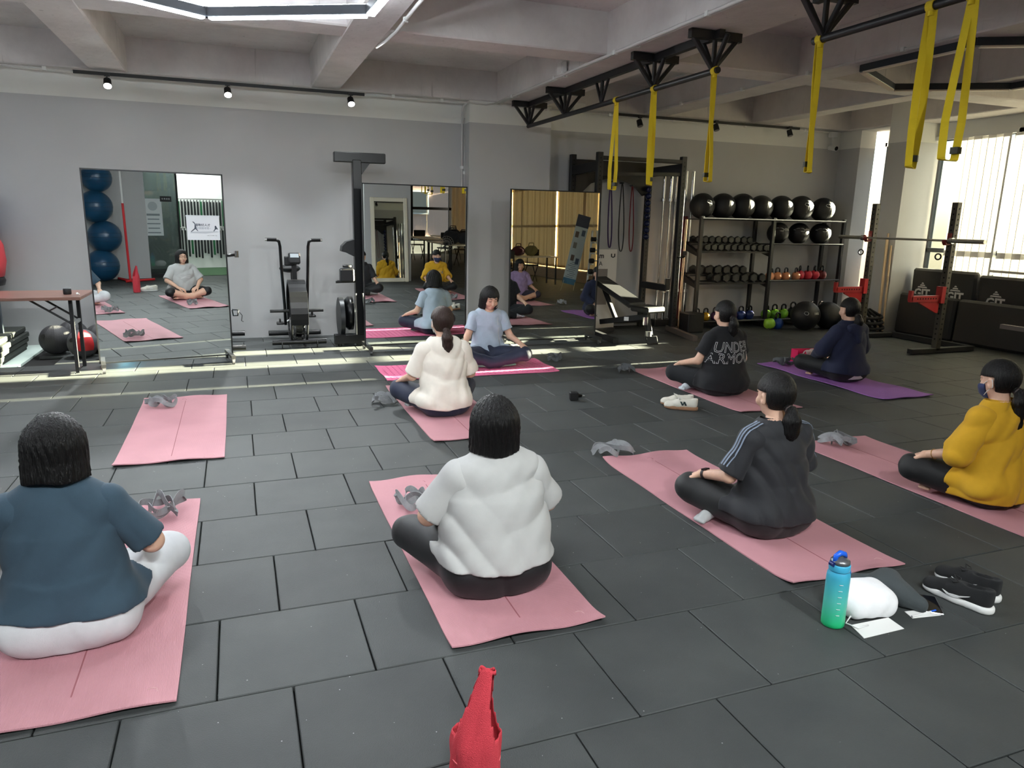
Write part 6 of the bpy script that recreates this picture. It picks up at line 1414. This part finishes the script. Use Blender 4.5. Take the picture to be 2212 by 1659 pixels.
# tables, stools and bags near the end windows
LT = mat('light_tabletop', (205, 192, 168), .4)
def ftable(label, x0, x1, y0, y1, z=.74):
    t = thing('work_table', label, 'table', ((x0+x1)/2, (y0+y1)/2, 0), group='tables by the end windows'); w, d = x1-x0, y1-y0; MB().box((0, 0, z-.015), (w, d, .03)).build('tabletop', LT, t)
    for sx in (-1, 1):
        for sy in (-1, 1): MB().box((sx*(w/2-.05), sy*(d/2-.05), (z-.03)/2), (.035, .035, z-.03)).build('leg', BLACKM, t)
    return t
ftable('long pale table before the end windows', 5.35, 6.05, -4.9, -3.2); ftable('second pale table nearer the windows', 6.35, 7.05, -5.8, -4.4); ftable('pale table loaded with dark bags', 5.15, 5.85, -2.2, -.45); ftable('dark table end beside the curtains', 6.7, 8.0, -2.2, -1.5)
def stool(label, x, y):
    t = thing('folding_stool', label, 'stool', (x, y, 0), group='black folding stools'); MB().box((0, 0, .46), (.36, .36, .03), bev=.008).build('seat', BLACKM, t)
    for sx in (-1, 1): MB().cyl((sx*.16, -.18, .01), (sx*.16, .16, .45), .012, n=8).build('leg', BLACKM, t); MB().cyl((sx*.14, .18, .01), (sx*.14, -.16, .45), .012, n=8).build('leg', BLACKM, t)
    MB().box((0, .19, .80), (.36, .025, .20), bev=.01).build('backrest', BLACKM, t)
    for sx in (-1, 1): MB().cyl((sx*.16, .17, .46), (sx*.16, .19, .82), .010, n=8).build('back_post', BLACKM, t)
    return t
for i, (x, y) in enumerate(((6.5, -3.3), (6.2, -3.9), (7.2, -4.2), (6.35, -1.1), (7.7, -2.75), (6.9, -2.7), (5.9, -5.6), (7.4, -5.7))): stool('black folding chair by the tables, %s' % ['left of the long table', 'behind the long table', 'by the second table', 'beside the bag table', 'at the dark table right', 'at the dark table left', 'at the window left', 'at the window right'][i], x, y)
for i, (x, y, c, r_) in enumerate(((5.35, -.72, (26, 26, 30), .19), (5.62, -.70, (34, 36, 40), .17), (5.45, -1.15, (44, 50, 62), .18), (5.65, -1.6, (22, 22, 24), .2), (6.95, -1.75, (70, 22, 26), .16), (7.35, -1.85, (128, 118, 74), .17))):
    S = SDF().ell((0, 0, r_*.8), (r_*1.1, r_*.75, r_*.8)).disp(wrinkles(90+i, .02, 14, 14, 1.5)).cut((0, 0, .004), (0, 0, -1)); t = thing('hand_bag', ['black bag on the end of the bag table', 'dark grey bag beside the black bag', 'slate bag in the middle of the bag table', 'black backpack at the far end of the bag table', 'dark red bag on the dark table', 'olive shopping bag on the dark table'][i], 'bag', (x, y, .742), group='bags on the tables'); np_obj('bag_body', [S.mesh((-.28, -.22, -.01), (.28, .22, .36), .016)], fabric('bag_%d' % i, c), t)
    MB().tube([(-r_*.5, 0, r_*1.4), (-r_*.35, .02, r_*2.0), (r_*.35, .02, r_*2.0), (r_*.5, 0, r_*1.4)], .012, 8).build('bag_handle', fabric('bag_%d' % i, c), t)
fn = thing('floor_fan', 'round wire floor fan behind the woman in mustard yellow', 'fan', (5.0, -.2, 0)); MB().cyl((0, 0, 0), (0, 0, .03), .16, n=24).build('base', BLACKM, fn); MB().cyl((0, 0, .03), (0, 0, .62), .016, n=10).build('pole', STEEL, fn)
for rr in (.07, .12, .17): MB().torus((0, .07, .78), rr, .003, ax=(0, 1, 0), n=36, m=5).build('guard_ring', STEEL, fn)
for k in range(18): a = 2*PI*k/18; MB().cyl((.03*math.cos(a), .075, .78+.03*math.sin(a)), (.17*math.cos(a), .07, .78+.17*math.sin(a)), .0018, n=5).build('guard_wire', STEEL, fn)
MB().cyl((0, -.06, .78), (0, .06, .78), .045, n=16).build('motor', BLACKM, fn)
for k in range(3): MB().box(Vector((.08*math.cos(R(120*k)), .05, .78+.08*math.sin(R(120*k)))), (.11, .006, .06), rot=roty(-R(120*k)) @ rotx(R(20))).build('blade', mat('blade_grey', (60, 62, 66), .4), fn)
# beige curtains, wooden sill
CU = cloth_trans('curtain_linen', (190, 168, 132), .004)
def curtain(label, y0, y1, m):
    t = thing('curtain', label, 'curtain', (9.22, (y0+y1)/2, 0), group='beige curtains'); n = int((y1-y0)/.03); V = []; F = []
    for z in (.33, 2.80):
        for i in range(n+1): y = -(y1-y0)/2+(y1-y0)*i/n; V.append((.045*math.sin(i*.9)+.02*math.sin(i*.37), y, z))
    MB().add(V, [(i, i+1, n+2+i, n+1+i) for i in range(n)], True).build('drape', m, t); MB().cyl((0, -(y1-y0)/2, 2.82), (0, (y1-y0)/2, 2.82), .015, n=10).build('rod', STEEL, t)
    return t
curtain('beige curtain along the side windows, far part', -8.3, -4.4, CU); curtain('beige curtain along the side windows, middle part', -4.4, -1.6, CU); curtain('beige curtain along the side windows, near part', -1.6, 1.25, CU)
ce = thing('curtain', 'pale striped curtain drawn half across the end windows', 'curtain', (8.6, -8.35, 0), group='beige curtains'); V = []; n = 50
for z in (.33, 2.8):
    for i in range(n+1): V.append((-.7+1.4*i/n, .05*math.sin(i*.9), z))
MB().add(V, [(i, i+1, n+2+i, n+1+i) for i in range(n)], True).build('drape', cloth_trans('sheer_curtain', (226, 205, 172), .1), ce); MB().cyl((-.72, 0, 2.82), (.72, 0, 2.82), .015, n=10).build('rod', STEEL, ce)
sl2 = MB().box((9.12, -3.6, .15), (.26, 9.4, .30), bev=.006).build('window_sill', mat('sill_wood', (150, 116, 78), .5, noise=.1, nscale=6, stretch=(6, 1, 6)), None); tag(sl2, 'wooden sill box under the beige curtains', 'sill')
sl2['kind'] = 'structure'
# banner and dumbbell tower by the curtains
bnr = thing('roll_up_banner', 'leaning white and navy banner stand beside the dumbbell tower', 'banner', (7.66, .32, 0)); rb = roty(R(13))
def B3(x, y, z): return rb @ Vector((x, y, z))+Vector((-.2, 0, .12))
MB().box(B3(0, 0, .86), (.34, .004, 1.66), rot=rb).build('sheet', mat('banner_sheet', (176, 190, 196), .5), bnr); MB().box(B3(0, .004, 1.55), (.34, .004, .28), rot=rb).build('header', mat('banner_navy', (28, 44, 72), .5), bnr); MB().box(B3(0, .004, .10), (.34, .004, .14), rot=rb).build('footer', mat('banner_blue', (60, 110, 140), .5), bnr)
for k, (dx, z) in enumerate(((-.08, 1.22), (.08, 1.28), (-.07, .96), (-.06, .66), (.08, .60))): MB().box(B3(dx, .005, z), (.09, .004, .14), rot=rb).build('photo_print', mat('banner_photo%d' % (k % 3), [(90, 76, 70), (60, 78, 100), (120, 118, 112)][k % 3], .6), bnr)
for k in range(9): MB().box(B3(.03*((k % 3)-1), .005, .20+.045*k), (.20-.02*(k % 3), .003, .010), rot=rb).build('text_line', mat('banner_ink', (60, 72, 84), .6), bnr)
for sx in (-1, 1): MB().cyl(B3(sx*.15, .02, .1), (-.2+sx*.17-.1, .16, .005), .008, n=8).build('leg', STEEL, bnr)
dt = thing('dumbbell_tower', 'pale steel dumbbell tower with round head dumbbells', 'rack', (7.98, .62, 0)); PS = mat('tower_cream', (196, 196, 188), .4, .2)
MB().box((0, 0, .02), (.46, .42, .04), bev=.01).build('base', PS, dt)
for sx in (-1, 1): MB().cyl((sx*.17, 0, .04), (sx*.06, 0, 1.42), .026, n=12).build('post', PS, dt)
for k in range(5):
    z = .20+.25*k; 
    for sx in (-1, 1): MB().box((sx*(.16-.022*k), .08, z-.06), (.05, .20, .03)).build('cradle', PS, dt)
for k in range(5):
    z = .20+.25*k+.02; t = thing('dumbbell', 'black round head dumbbell on the tower, %s from the floor' % ORD[k], 'dumbbell', (7.98, .76, z), group='dumbbells on the tower'); w = .30-.03*k
    MB().cyl((-w*.55, 0, 0), (w*.55, 0, 0), .014, n=10).build('grip', CHROME, t)
    for sx in (-1, 1): MB().lathe([(0, -.05), (.055, -.05), (.068-.005*k, -.03), (.068-.005*k, .03), (.055, .05), (0, .05)], c=(sx*w*.55, 0, 0), rot=roty(R(90)), n=18).build('head', BLACKM, t)
# apartment block outside the end windows
ob = thing('apartment_block', 'pinkish apartment block outside the end windows', 'building', (9.0, -34, -18)); MB().box((0, 0, 20), (34, 6, 46)).build('wall', mat('pink_render', (206, 172, 158), .8), ob)
wg = mat('far_window', (70, 76, 84), .2); 
for i in range(10):
    for j in range(7):
        f0 = MB().box((-13+2.9*i, 3.05, 14+2.9*j), (1.2, .2, 1.5)).build('window_frame', WHITEP, ob); MB().box((-13+2.9*i, 3.16, 14+2.9*j), (1.0, .06, 1.3)).build('pane', wg, f0)
